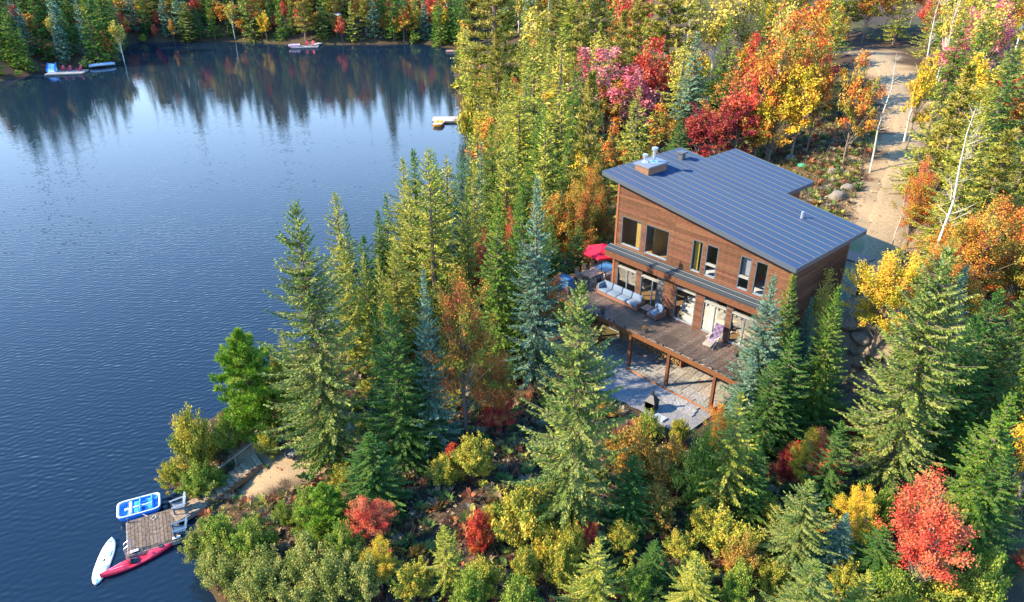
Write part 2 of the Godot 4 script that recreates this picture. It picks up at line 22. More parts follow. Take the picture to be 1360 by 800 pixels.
"my": [-6.3, -24.1, 3.5, 1.22, 10, 15.0, -28.5, 4.4, 1.16, 7, 16.1, -25.0, 4.3, 1.07, 7, 15.9, -23.7, 4.2, 1.17, 7, 21.0, -35.5, 7.4, 2.31, 7, 21.0, -36.0, 4.5, 1.3, 7, 38.5, -68.5, 9.8, 1.86, 4, 28.0, -70.2, 10.2, 2.96, 4, 26.0, -70.6, 8.9, 2.54, 4, -4.3, -102.3, 9.3, 2.84, 2, 6.4, -60.1, 9.8, 2.01, 5, 5.4, -93.3, 8.9, 2.45, 2, 2.4, -135.1, 8.9, 2.57, 2, 37.7, -90.1, 7.0, 1.79, 3, 93.1, -212.4, 7.9, 2.02, 0, 46.0, -72.4, 8.8, 2.74, 4, 23.0, -92.0, 9.2, 2.62, 3, 45.6, -68.6, 8.7, 2.76, 4, 68.7, -214.5, 8.0, 2.53, 0, 66.1, -110.5, 7.7, 2.41, 3, 41.3, -100.7, 9.2, 2.41, 3, 41.0, -120.8, 8.6, 2.88, 3, 28.2, -88.8, 8.3, 2.39, 3, 60.7, -93.6, 9.5, 3.26, 3, -77.5, -280.9, 6.1, 1.8, 0, -53.3, -243.3, 9.2, 2.83, 0, -71.4, -266.6, 6.5, 2.17, 0, -120.6, -214.0, 8.7, 2.82, 1, -27.9, -242.3, 9.7, 2.59, 0, -123.5, -240.3, 6.7, 1.98, 1, -100.7, -280.4, 7.4, 2.34, 1, -98.8, -265.0, 7.0, 1.88, 0, -12.7, -234.9, 6.3, 1.88, 0, 4.0, -213.3, 8.8, 2.4, 0, -18.2, -248.4, 6.4, 1.82, 0, -47.3, -265.7, 7.2, 1.9, 0, -19.8, -230.4, 8.5, 2.42, 0, -9.5, -236.1, 8.1, 2.38, 0, -109.4, -246.8, 6.0, 1.56, 1, -28.8, -233.0, 9.0, 3.05, 0, -106.6, -241.0, 7.7, 2.49, 1, -74.8, -230.2, 9.0, 2.56, 0, -100.0, -245.8, 9.9, 2.9, 1, -116.3, -239.2, 6.1, 1.83, 1, -124.5, -236.0, 9.6, 3.14, 1, -135.4, -224.8, 6.7, 2.26, 1, 38.8, -61.6, 9.5, 2.52, 4, 25.0, -26.7, 7.8, 2.06, 7],
"hx": [6.5, -29.4, 4.5, 1.59, 10, 7.9, -28.5, 4.7, 1.71, 7, 7.3, -26.7, 3.0, 1.5, 7, 6.3, -29.4, 2.6, 1.2, 10, 10.3, -23.0, 3.1, 1.16, 7, -12.8, -44.9, 0.8, 0.62, 6, 5.7, -32.3, 1.1, 0.82, 10, 5.5, -34.3, 1.5, 1.01, 10, -4.8, -26.2, 0.9, 0.71, 10, 14.5, -25.7, 1.3, 1.0, 7, -4.6, -40.3, 1.5, 1.13, 9, -16.2, -45.9, 1.8, 1.16, 6, 44.8, -77.5, 1.1, 0.79, 4, 36.7, -83.3, 1.2, 0.82, 3, 44.7, -99.1, 1.5, 0.96, 3],
"mo": [10.8, -29.4, 5.0, 1.18, 7, 27.1, -38.4, 8.7, 2.79, 5, 24.0, -36.4, 6.6, 1.72, 8, 27.8, -46.4, 6.8, 1.78, 4, 25.9, -36.8, 7.0, 2.04, 5, 31.4, -66.0, 10.3, 2.09, 4, 26.1, -71.6, 14.2, 3.43, 4, 30.0, -71.3, 10.5, 2.53, 4, 33.3, -84.7, 13.1, 3.79, 3, 17.0, -79.5, 7.4, 2.89, 5, 10.1, -71.1, 7.2, 2.01, 5, 3.8, -53.2, 9.6, 2.8, 9, 1.1, -104.2, 8.7, 2.2, 2, -47.6, -233.4, 11.5, 2.53, 0, -43.6, -234.4, 11.8, 2.08, 0, -51.5, -232.1, 4.3, 1.38, 0, -103.9, -231.2, 7.1, 1.38, 1, -94.0, -238.7, 7.0, 1.65, 0, -2.1, -78.7, 6.2, 2.12, 2, 11.4, -88.7, 9.6, 3.28, 2, -2.0, -81.4, 10.6, 3.09, 2, 14.2, -213.6, 7.0, 2.22, 0, 45.8, -106.3, 7.4, 1.94, 3, 61.3, -228.4, 7.5, 2.34, 0, 55.3, -228.8, 8.2, 2.35, 0, 63.6, -98.9, 9.7, 3.06, 3, 75.6, -211.7, 6.6, 1.99, 0, 65.5, -124.9, 9.4, 2.87, 3, 108.2, -206.7, 6.5, 2.09, 0, 29.9, -94.6, 8.7, 2.75, 3, 83.7, -228.0, 7.3, 2.09, 0, 30.9, -79.0, 10.3, 3.47, 4, -7.6, -265.2, 6.2, 1.63, 0, -55.3, -260.9, 8.7, 2.94, 0, -65.9, -253.8, 9.2, 2.55, 0, -105.5, -274.1, 8.8, 2.31, 1, -103.0, -245.6, 10.0, 3.44, 1, -67.9, -249.6, 7.0, 2.18, 0, -21.2, -272.7, 9.3, 3.12, 0, -63.8, -234.0, 9.7, 3.34, 0, -22.0, -242.2, 9.2, 2.96, 0, -77.6, -235.2, 8.1, 2.17, 0, -111.4, -265.9, 7.2, 2.39, 1, -53.4, -230.1, 6.4, 2.05, 0, -119.6, -237.1, 9.1, 2.8, 1, -9.9, -270.7, 9.5, 2.98, 0, 3.8, -240.9, 8.5, 2.74, 0, -107.3, -238.4, 9.9, 3.23, 1, 15.0, -231.5, 8.2, 2.16, 0, -93.1, -257.5, 6.6, 1.91, 0, 6.3, -254.2, 7.1, 2.18, 0, -25.6, -266.0, 7.4, 2.44, 0, -33.0, -229.4, 10.5, 3.54, 0, 14.0, -246.1, 7.9, 2.6, 0, -1.7, -233.1, 10.1, 3.09, 0, -22.5, -233.1, 10.5, 3.46, 0, 10.4, -254.9, 9.3, 2.54, 0, 4.7, -226.1, 9.6, 3.1, 0, -119.4, -207.8, 10.5, 3.37, 1, -49.1, -247.9, 10.6, 3.31, 0, -93.0, -247.6, 9.9, 3.23, 0, -0.5, -246.4, 9.2, 2.36, 0, -48.7, -251.5, 8.3, 2.5, 0, -59.6, -231.0, 8.0, 2.39, 0, -32.5, -263.6, 8.7, 2.73, 0, -95.7, -279.4, 6.8, 2.07, 0, -89.4, -238.1, 10.5, 3.62, 0, -53.1, -256.3, 9.6, 3.24, 0, -78.8, -241.0, 8.6, 2.49, 0, -78.9, -261.7, 6.4, 2.09, 0, -100.7, -237.2, 8.9, 2.29, 1, -82.9, -233.4, 7.5, 2.02, 0, 8.3, -213.9, 9.5, 3.12, 0, -117.3, -229.8, 8.1, 2.15, 1, -96.8, -257.7, 10.6, 3.5, 0, -69.2, -239.7, 8.0, 2.37, 0, -22.7, -269.1, 8.8, 3.04, 0, -108.8, -271.1, 9.8, 2.92, 1, -76.0, -244.6, 7.4, 2.16, 0, -12.6, -212.9, 9.8, 2.62, 0, -122.6, -198.6, 9.3, 2.45, 1, -120.2, -190.1, 9.0, 2.37, 1, -150.5, -231.2, 7.5, 2.55, 1, -130.3, -186.5, 8.6, 2.9, 1, 44.1, -59.8, 9.4, 3.06, 4, 31.5, -39.0, 9.9, 2.87, 5, 33.1, -41.5, 7.9, 2.68, 5],
"by": [18.2, -37.2, 7.0, 1.18, 7, 5.1, -149.6, 15.6, 4.52, 2, 26.3, -97.5, 14.8, 3.93, 3, 30.6, -99.8, 15.0, 4.0, 3, -101.2, -193.7, 11.8, 2.72, 1, 7.0, -101.1, 12.9, 2.45, 2, 13.3, -115.3, 11.7, 2.46, 2, -10.8, -166.6, 12.8, 2.62, 0, -9.7, -154.7, 10.1, 1.87, 2, 4.4, -99.6, 10.4, 2.26, 2, 36.4, -223.9, 10.2, 2.15, 0, 33.6, -144.2, 12.9, 2.77, 3, 23.9, -171.4, 12.9, 2.8, 0, 85.6, -206.3, 9.2, 2.1, 0, 53.7, -85.6, 12.1, 2.73, 3, 20.3, -203.0, 9.8, 2.19, 0, 20.6, -88.7, 11.6, 2.25, 3, 71.9, -106.9, 9.2, 1.92, 3, 55.2, -95.4, 11.3, 2.38, 3, 32.8, -91.0, 12.1, 2.55, 3, -14.6, -272.9, 10.2, 2.15, 0, -55.2, -248.2, 9.0, 1.91, 0, -69.7, -277.6, 11.5, 2.46, 0, 1.8, -217.9, 11.9, 2.74, 0, -85.9, -233.7, 12.0, 2.51, 0, -99.0, -249.1, 11.5, 2.44, 0, -60.2, -263.7, 9.6, 1.78, 0, -77.3, -258.7, 10.5, 2.25, 0, -20.1, -239.5, 12.1, 2.61, 0, -93.5, -275.5, 11.7, 2.09, 0, -8.6, -228.3, 9.9, 1.82, 0, 1.6, -224.7, 10.2, 2.07, 0, -89.0, -245.4, 10.4, 1.99, 0, -30.2, -236.5, 10.3, 2.07, 0, -13.3, -222.1, 11.6, 2.14, 0, -73.8, -258.2, 10.7, 1.99, 0, -115.1, -189.3, 9.8, 2.0, 1, -128.8, -196.8, 10.0, 1.72, 1],
"bb": [25.7, -39.6, 12.1, 0.9, 5, 39.6, -71.2, 14.0, 2.2, 4, 53.1, -91.4, 11.7, 2.21, 3, 27.4, -47.2, 4.8, 0.75, 4, 33.1, -63.9, 10.6, 1.75, 4, 22.6, -125.9, 11.8, 2.01, 3, 22.3, -97.3, 13.1, 1.78, 3, 7.9, -163.4, 16.7, 2.28, 0],
"pw": [31.5, -44.6, 10.6, 3.03, 5, 32.8, -52.8, 11.4, 2.85, 4, 6.4, -60.1, 15.3, 3.03, 5, -2.9, -122.6, 26.2, 7.7, 2, 20.6, -98.8, 18.5, 5.36, 3, -62.4, -227.5, 17.7, 3.59, 0, 13.9, -122.5, 16.2, 3.82, 2, 11.1, -142.7, 17.0, 3.32, 2, 8.7, -95.0, 16.4, 3.46, 2, 7.6, -131.6, 16.8, 3.51, 2, -2.1, -111.8, 16.5, 3.6, 2, 16.9, -101.3, 17.2, 3.62, 3, 13.6, -93.8, 15.0, 3.08, 2, 6.3, -174.9, 13.8, 2.75, 0, 53.0, -120.9, 15.6, 3.55, 3, 44.7, -131.5, 14.0, 3.11, 3, 12.2, -205.2, 15.7, 3.71, 0, 45.8, -65.1, 17.6, 3.74, 4, 43.0, -116.7, 16.8, 3.65, 3, 54.1, -213.7, 15.0, 3.7, 0, 73.1, -119.9, 17.3, 3.44, 3, -78.2, -273.8, 17.3, 4.0, 0, -21.8, -258.1, 16.4, 3.78, 0, -43.8, -261.6, 22.3, 4.41, 0, -72.0, -244.9, 18.9, 4.71, 0, -84.0, -260.7, 18.5, 3.57, 0, -44.4, -231.4, 16.8, 3.35, 0, -116.3, -265.5, 18.7, 3.7, 1, -84.8, -250.0, 20.4, 3.89, 0, -116.8, -242.0, 16.4, 3.88, 1, 14.8, -236.4, 16.8, 4.0, 0, -78.7, -248.0, 21.0, 4.35, 0, -53.9, -233.0, 18.6, 3.79, 0, -92.6, -242.2, 21.3, 5.13, 0, -113.0, -237.9, 17.6, 4.38, 1, -83.6, -256.4, 19.0, 4.51, 0],
"mp": [58.0, -90.9, 12.0, 3.66, 3, 50.2, -83.0, 8.5, 2.54, 3, 10.6, -91.7, 11.9, 5.92, 2, 15.1, -87.7, 10.8, 3.68, 2],
"md": [22.4, -71.2, 8.1, 3.03, 5, 19.0, -71.9, 7.3, 2.61, 5, 20.4, -70.0, 6.6, 2.54, 5]}
const DRIVE := [[22.76, -40.08], [26.06, -46.35], [28.59, -50.79], [31.52, -55.94], [35.92, -63.85], [39.9, -71.2], [42.92, -77.09], [45.89, -84.92], [50.05, -96.76], [50.69, -101.53], [52.49, -108.53]]

var lake_pts := PackedVector2Array()
var house_xf := Transform3D()
var house_inv := Transform3D()
var rng := RandomNumberGenerator.new()
var taken := {}
var M := {}
var fine_noise := FastNoiseLite.new()

class MB:
	var v := PackedVector3Array()
	var c := PackedColorArray()
	var col := Color.WHITE
	func tri(a: Vector3, b: Vector3, d: Vector3) -> void:
		if a == b or b == d or a == d: return
		v.append(a); v.append(d); v.append(b)
		c.append(col); c.append(col); c.append(col)
	func quad(a: Vector3, b: Vector3, d: Vector3, e: Vector3) -> void:
		tri(a, b, d); tri(a, d, e)
	func hexa(p: Array) -> void:   # p[0..3] bottom ring, p[4..7] top ring
		quad(p[0], p[1], p[2], p[3]); quad(p[7], p[6], p[5], p[4])
		for i in 4:
			var j := (i + 1) % 4
			quad(p[j], p[i], p[i + 4], p[j + 4])
	func box(at: Vector3, size: Vector3, b := Basis.IDENTITY) -> void:
		var h := size * 0.5
		hexa([at + b * Vector3(-h.x, -h.y, -h.z), at + b * Vector3(h.x, -h.y, -h.z), at + b * Vector3(h.x, -h.y, h.z), at + b * Vector3(-h.x, -h.y, h.z),
			at + b * Vector3(-h.x, h.y, -h.z), at + b * Vector3(h.x, h.y, -h.z), at + b * Vector3(h.x, h.y, h.z), at + b * Vector3(-h.x, h.y, h.z)])
	func span(lo: Vector3, hi: Vector3) -> void:
		box((lo + hi) * 0.5, (hi - lo).abs())
	func bar(a: Vector3, b: Vector3, w: float, t: float) -> void:
		var d := b - a
		var z := d.normalized()
		var x := Vector3.UP.cross(z)
		x = Vector3.RIGHT if x.length() < 0.01 else x.normalized()
		box((a + b) * 0.5, Vector3(w, t, d.length()), Basis(x, z.cross(x), z))
	func rbox(at: Vector3, size: Vector3, r: float, b := Basis.IDENTITY) -> void:
		var inner := size * 0.5 - Vector3.ONE * r
		var rows := []
		for i in 6:
			var la := -PI / 2 + PI / 4 * (i if i < 3 else i - 1)
			var row := []
			for j in 12:
				var quarter := j / 3
				var lo := PI / 2 * quarter + PI / 4 * (j % 3)
				var mid := PI / 2 * quarter + PI / 4
				var s := Vector3(signf(cos(mid)), -1.0 if i < 3 else 1.0, signf(sin(mid)))
				row.append(at + b * (s * inner + Vector3(cos(la) * cos(lo), sin(la), cos(la) * sin(lo)) * r))
			rows.append(row)
		loft(rows)
		cap([rows[0][0], rows[0][3], rows[0][6], rows[0][9]])
		cap([rows[5][9], rows[5][6], rows[5][3], rows[5][0]])
	func tube(p: Array, r: Array, n := 6) -> void:
		var prev := []
		for i in p.size():
			var d: Vector3 = (p[mini(i + 1, p.size() - 1)] - p[maxi(i - 1, 0)]).normalized()
			var x := d.cross(Vector3(0.3, 0.1, 0.95)).normalized()
			var y := d.cross(x)
			var ring := []
			for k in n:
				var a := TAU * k / n
				ring.append(p[i] + (x * cos(a) + y * sin(a)) * r[i])
			if i > 0:
				for k in n:
					quad(prev[k], ring[k], ring[(k + 1) % n], prev[(k + 1) % n])
			if i == 0 or i == p.size() - 1:
				for k in range(1, n - 1):
					tri(ring[0], ring[k], ring[k + 1])
			prev = ring
	func loft(rings: Array, closed := true) -> void:
		for i in rings.size() - 1:
			var a: Array = rings[i]
			var b: Array = rings[i + 1]
			for k in (a.size() if closed else a.size() - 1):
				var j := (k + 1) % a.size()
				quad(a[k], b[k], b[j], a[j])
	func cap(ring: Array) -> void:
		for k in range(1, ring.size() - 1):
			tri(ring[0], ring[k], ring[k + 1])
	func mesh(smooth := false) -> ArrayMesh:
		if smooth:
			var st := SurfaceTool.new()
			st.begin(Mesh.PRIMITIVE_TRIANGLES)
			st.set_smooth_group(0)
			for i in v.size():
				st.set_color(c[i])
				st.add_vertex(v[i])
			st.generate_normals()
			return st.commit()
		return flat_mesh(v, c)
	static func flat_mesh(vs: PackedVector3Array, cs: PackedColorArray) -> ArrayMesh:
		var a := []
		a.resize(Mesh.ARRAY_MAX)
		var n := PackedVector3Array()
		n.resize(vs.size())
		for i in range(0, vs.size(), 3):
			var q := (vs[i + 2] - vs[i]).cross(vs[i + 1] - vs[i]).normalized()
			n[i] = q
			n[i + 1] = q
			n[i + 2] = q
		a[Mesh.ARRAY_VERTEX] = vs
		a[Mesh.ARRAY_NORMAL] = n
		a[Mesh.ARRAY_COLOR] = cs
		var m := ArrayMesh.new()
		m.add_surface_from_arrays(Mesh.PRIMITIVE_TRIANGLES, a)
		return m

# ---------------------------------------------------------------- helpers
func lin(r: float, g: float, b: float) -> Color:
	return Color(r, g, b).linear_to_srgb()

func mat(key: String, c: Color, rough := 0.8, metal := 0.0, spec := 0.5) -> StandardMaterial3D:
	var m := StandardMaterial3D.new()
	m.albedo_color = c.linear_to_srgb()
	m.roughness = rough
	m.metallic = metal
	m.metallic_specular = spec
	m.vertex_color_use_as_albedo = true
	m.cull_mode = BaseMaterial3D.CULL_DISABLED
	M[key] = m
	return m

func noise_tex(seed_: int, freq: float, lo: Color, hi: Color, size := 512, oct := 4, type := FastNoiseLite.TYPE_SIMPLEX_SMOOTH) -> NoiseTexture2D:
	var n := FastNoiseLite.new()
	n.seed = seed_
	n.frequency = freq
	n.noise_type = type
	n.fractal_octaves = oct
	var g := Gradient.new()
	g.set_color(0, lo)
	g.set_color(1, hi)
	var t := NoiseTexture2D.new()
	t.width = size
	t.height = size
	t.seamless = true
	t.noise = n
	t.color_ramp = g
	return t

func textured(key: String, t: Texture2D, scale: Vector3) -> void:
	M[key].albedo_texture = t
	M[key].uv1_triplanar = true
	M[key].uv1_world_triplanar = true
	M[key].uv1_scale = scale

func numbered(n: String) -> String:
	var k: int = taken.get(n, 0)
	taken[n] = k + 1
	return n if k == 0 else "%s_%03d" % [n, k]

func tag(o: Node, label: String, category: String, group := "") -> Node:
	o.set_meta("label", label)
	o.set_meta("category", category)
	if group: o.set_meta("group", group)
	return o

func thing(called: String, label: String, category: String, at := Vector3.ZERO, turn := 0.0, group := "") -> Node3D:
	var o := Node3D.new()
	o.name = numbered(called)
	add_child(o)
	o.position = at
	o.rotation_degrees.y = turn
	tag(o, label, category, group)
	return o

func part(parent: Node, called: String, m: Mesh, material: Material) -> MeshInstance3D:
	var o := MeshInstance3D.new()
	o.name = called
	o.mesh = m
	o.material_override = material
	parent.add_child(o, true)
	return o

func structure(called: String, m: Mesh, material: Material) -> MeshInstance3D:
	var o := part(self, called, m, material)
	o.set_meta("kind", "structure")
	return o

func copy(o: Node3D, at: Vector3, turn: float, label := "") -> Node3D:
	var d: Node3D = o.duplicate()
	d.name = numbered(String(o.name).rstrip("0123456789").trim_suffix("_"))
	add_child(d)
	d.position = at
	d.rotation_degrees.y = turn
	if label: d.set_meta("label", label)
	return d

func hw(x: float, y: float, z: float) -> Vector3:   # house axes to world
	return house_xf * Vector3(x, y, z)

func one_box(at: Vector3, size: Vector3) -> ArrayMesh:
	var b := MB.new()
	b.box(at, size)
	return b.mesh()

# ---------------------------------------------------------------- terrain
func shore(x: float, z: float) -> float:   # metres inland, negative on the lake
	var p := Vector2(x, z)
	var best := 1e9
	var n := lake_pts.size()
	var inside := false
	for i in n:
		var a := lake_pts[i]
		var b := lake_pts[(i + 1) % n]
		best = minf(best, p.distance_squared_to(Geometry2D.get_closest_point_to_segment(p, a, b)))
		if (a.y > z) != (b.y > z) and x < (b.x - a.x) * (z - a.y) / (b.y - a.y) + a.x:
			inside = not inside
	return -sqrt(best) if inside else sqrt(best)

func rect_dist(lx: float, lz: float, x0: float, x1: float, z0: float, z1: float) -> float:
	return Vector2(maxf(maxf(x0 - lx, lx - x1), 0.0), maxf(maxf(z0 - lz, lz - z1), 0.0)).length()

func terrain(x: float, z: float) -> float:
	var d := shore(x, z) + fine_noise.get_noise_2d(x * 11.0, z * 11.0) * 0.9
	if d < 0.0: return maxf(-2.5, d * 0.45) - 0.05
	var ws := 0.0
	var hs := 0.0
	for q in HILL:
		var r2: float = (q[0] - x) * (q[0] - x) + (q[1] - z) * (q[1] - z) + 4.0
		var w := 1.0 / (r2 * r2)
		ws += w
		hs += w * q[2]
	var h := hs / ws * smoothstep(-2.0, 8.0 + 5.0 * smoothstep(52.0, 64.0, -z) + 20.0 * smoothstep(100.0, 165.0, maxf(-z, 60.0 - x)), d)
	if d < 3.75: h *= minf(1.0, 0.25 + d * 0.2)
	h = maxf(h, 0.05 + minf(d, 1.0) * 0.25)
	if absf(x - 15.0) < 40.0 and absf(z + 42.0) < 40.0:
		var l := house_inv * Vector3(x, HOUSE_AT.y, z)
		var k := 1.0 - smoothstep(0.0, 3.0, rect_dist(l.x, l.z, -5.0, 8.6, -7.0, 6.6))
		h = lerpf(h, HOUSE_AT.y - 2.9, k)
		k = 1.0 - smoothstep(0.0, 2.6, rect_dist(l.x, l.z, 9.6, 13.5, -14.0, -5.5))
		h = lerpf(h, HOUSE_AT.y + 1.75, k)
	return h

func path_dist(x: float, z: float, pts: Array) -> float:
	var best := 1e9
	for i in pts.size() - 1:
		best = minf(best, Vector2(x, z).distance_to(Geometry2D.get_closest_point_to_segment(Vector2(x, z), Vector2(pts[i][0], pts[i][1]), Vector2(pts[i + 1][0], pts[i + 1][1]))))
	return best

func axis(breaks: Array) -> PackedFloat32Array:   # [from, step, to, step, to ...]
	var a := PackedFloat32Array([breaks[0]])
	var i := 1
	while i < breaks.size():
		var n := int(round((breaks[i + 1] - a[a.size() - 1]) / breaks[i]))
		var s := a[a.size() - 1]
		for k in n: a.append(s + (breaks[i + 1] - s) * (k + 1) / n)
		i += 2
	return a

const SAND := Color(0.385, 0.29, 0.175)
const LITTER := Color(0.105, 0.07, 0.045)
const BARE := Color(0.075, 0.055, 0.048)
const GRASS := Color(0.11, 0.14, 0.035)

func ground_colour(x: float, z: float, h: float) -> Color:
	var n := fine_noise.get_noise_2d(x * 6.0, z * 6.0)
	var n2 := fine_noise.get_noise_2d(x * 1.7 + 90.0, z * 1.7)
	var c := LITTER.lerp(BARE, clampf(n2 * 1.5 + 0.5, 0.0, 1.0)).lerp(GRASS, clampf((n + n2) * 1.4 - 0.15, 0.0, 0.7))
	c = c.lerp(Color(0.2, 0.14, 0.085), clampf(n * 1.6 - 0.2, 0.0, 0.6))
	var sd := path_dist(x, z, DRIVE)
	if sd < 9.0:
		c = c.lerp(SAND * Color(1.15, 1.13, 1.1), smoothstep(0.0, 0.5, 0.95 - sd * 0.23 + n * 1.0))
	var bank := Vector2((x + 13.6) * 0.8, (z + 35.6) * 1.0).length()
	c = c.lerp(SAND, smoothstep(0.0, 0.25, 0.95 - bank * 0.19 + n * 0.5))
	var l := house_inv * Vector3(x, HOUSE_AT.y, z)
	var rd := rect_dist(l.x, l.z, 0.0, 7.0, -17.0, -12.0)
	c = c.lerp(Color(0.36, 0.31, 0.2).lerp(GRASS * Color(1.6, 1.6, 1.6), clampf(n * 1.5, 0.0, 0.6)), smoothstep(0.0, 0.6, 0.5 - rd * 0.15 + n2 * 0.5))
	rd = rect_dist(l.x, l.z, 9.4, 13.0, -16.0, -5.0)
	c = c.lerp(Color(0.33, 0.27, 0.19), smoothstep(0.0, 0.3, 0.9 - rd * 0.3 + n * 0.5))
	if h < 0.5: c = c.lerp(Color(0.09, 0.065, 0.035), 0.7)
	return c

func build_ground() -> void:
	var xs := axis([-420.0, 20.0, -160.0, 4.0, -40.0, 1.2, -26.0, 0.5, 44.0, 1.5, 80.0, 5.0, 160.0, 20.0, 420.0])
	var zs := axis([-620.0, 20.0, -300.0, 6.0, -190.0, 2.5, -105.0, 1.0, -68.0, 0.5, -18.0, 3.0, 30.0, 20.0, 90.0])
	var nx := xs.size()
	var nz := zs.size()
	var v := PackedVector3Array()
	var c := PackedColorArray()
	v.resize(nx * nz)
	c.resize(nx * nz)
	for i in nx:
		for j in nz:
			var h := terrain(xs[i], zs[j])
			h += fine_noise.get_noise_2d(xs[i] * 9.0, zs[j] * 9.0) * 0.12 * clampf(h, 0.0, 1.0)
			v[i * nz + j] = Vector3(xs[i], h, zs[j])
			c[i * nz + j] = ground_colour(xs[i], zs[j], h)
	var ix := PackedInt32Array()
	for i in nx - 1:
		for j in nz - 1:
			var a := i * nz + j
			ix.append_array([a, a + nz, a + nz + 1, a, a + nz + 1, a + 1])
	var arr := []
	arr.resize(Mesh.ARRAY_MAX)
	arr[Mesh.ARRAY_VERTEX] = v
	arr[Mesh.ARRAY_COLOR] = c
	arr[Mesh.ARRAY_INDEX] = ix
	var st := SurfaceTool.new()
	st.create_from_arrays(arr)
	st.generate_normals()
	structure("ground", st.commit(), M.ground)

func wave_image(size: int, waves: int, kmin: float, kmax: float, heading: float, spread: float, seed_: int) -> Image:
	# tileable sum of sine wavelets as a height picture
	var r := RandomNumberGenerator.new()
	r.seed = seed_
	var hgt := PackedFloat32Array()
	hgt.resize(size * size)
	for w in waves:
		var k := r.randf_range(kmin, kmax)
		var a := heading + r.randfn(0.0, spread)
		var kx := roundf(cos(a) * k)
		var ky := roundf(sin(a) * k)
		var ph := r.randf() * TAU
		var amp := 1.0 / sqrt(maxf(1.0, Vector2(kx, ky).length()))
		var sx := PackedFloat32Array()
		var cx := PackedFloat32Array()
		for i in size:
			var t := TAU * kx * i / size
			sx.append(sin(t)); cx.append(cos(t))
		for j in size:
			var t2 := TAU * ky * j / size + ph
			var s2 := sin(t2) * amp
			var c2 := cos(t2) * amp
			var o := j * size
			for i in size:
				hgt[o + i] += sx[i] * c2 + cx[i] * s2
	var lo := 1e9
	var hi := -1e9
	for q in hgt:
		lo = minf(lo, q); hi = maxf(hi, q)
	var bytes := PackedByteArray()
	bytes.resize(size * size)
	for i in hgt.size(): bytes[i] = int(255.0 * (hgt[i] - lo) / (hi - lo))
	return Image.create_from_data(size, size, false, Image.FORMAT_L8, bytes)

func build_water() -> void:
	var im := wave_image(512, 30, 9.0, 34.0, 1.15, 0.5, 5)
	im.bump_map_to_normal_map(6.0)
	var t := ImageTexture.create_from_image(im)
	# one sheet of many cells; wind lanes ripple more, the sheltered far water less
	var wind := FastNoiseLite.new()
	wind.seed = 3
	wind.frequency = 0.02
	var classes := 28
	var cells := []
	for i in classes: cells.append(PackedVector3Array())
	var step := 3.0
	for i in int(230.0 / step):
		for j in int(350.0 / step):
			var x := -200.0 + i * step
			var z := 30.0 - j * step
			if shore(x + step / 2, z - step / 2) > 12.0: continue
			var k := lerpf(1.0, 0.13, smoothstep(40.0, 140.0, -z)) * (1.0 + 0.6 * wind.get_noise_2d(x * 0.7, z * 2.2) + 0.15 * wind.get_noise_2d(x * 4.0, z * 5.0))
			var n := clampi(int(k / 1.3 * classes), 0, classes - 1)
			cells[n].append_array(PackedVector3Array([Vector3(x, 0, z), Vector3(x, 0, z - step), Vector3(x + step, 0, z - step), Vector3(x, 0, z), Vector3(x + step, 0, z - step), Vector3(x + step, 0, z)]))
	var m := ArrayMesh.new()
	for b in classes:
		if cells[b].is_empty(): continue
		var a := []
		a.resize(Mesh.ARRAY_MAX)
		a[Mesh.ARRAY_VERTEX] = cells[b]
		var nn := PackedVector3Array()
		nn.resize(cells[b].size())
		nn.fill(Vector3.UP)
		a[Mesh.ARRAY_NORMAL] = nn
		m.add_surface_from_arrays(Mesh.PRIMITIVE_TRIANGLES, a)
		var s := StandardMaterial3D.new()
		s.albedo_color = lin(0.006, 0.014, 0.026)
		s.roughness = 0.03
		s.metallic_specular = 0.30
		s.normal_enabled = true
		s.normal_texture = t
		s.normal_scale = 0.25 * 1.3 * (b + 0.5) / classes
		s.uv1_triplanar = true
		s.uv1_world_triplanar = true
		s.uv1_scale = Vector3(0.09, 0.09, 0.09)
		m.surface_set_material(m.get_surface_count() - 1, s)
	var o := MeshInstance3D.new()
	o.name = "water"
	o.mesh = m
	add_child(o)
	o.set_meta("kind", "structure")

# ---------------------------------------------------------------- plants
# a leaf colour picked between two of a plant's own colours
func hue(r: RandomNumberGenerator, pal: Array, mix: float) -> Color:
	var f := clampf(mix + r.randfn(0.0, 0.18), 0.0, 0.999) * (pal.size() - 1)
	var i := int(f)
	var c: Color = pal[i].lerp(pal[mini(i + 1, pal.size() - 1)], f - i)
	var k := 1.0 + r.randf_range(-0.22, 0.22)
	return Color(c.r * k, c.g * k, c.b * k)

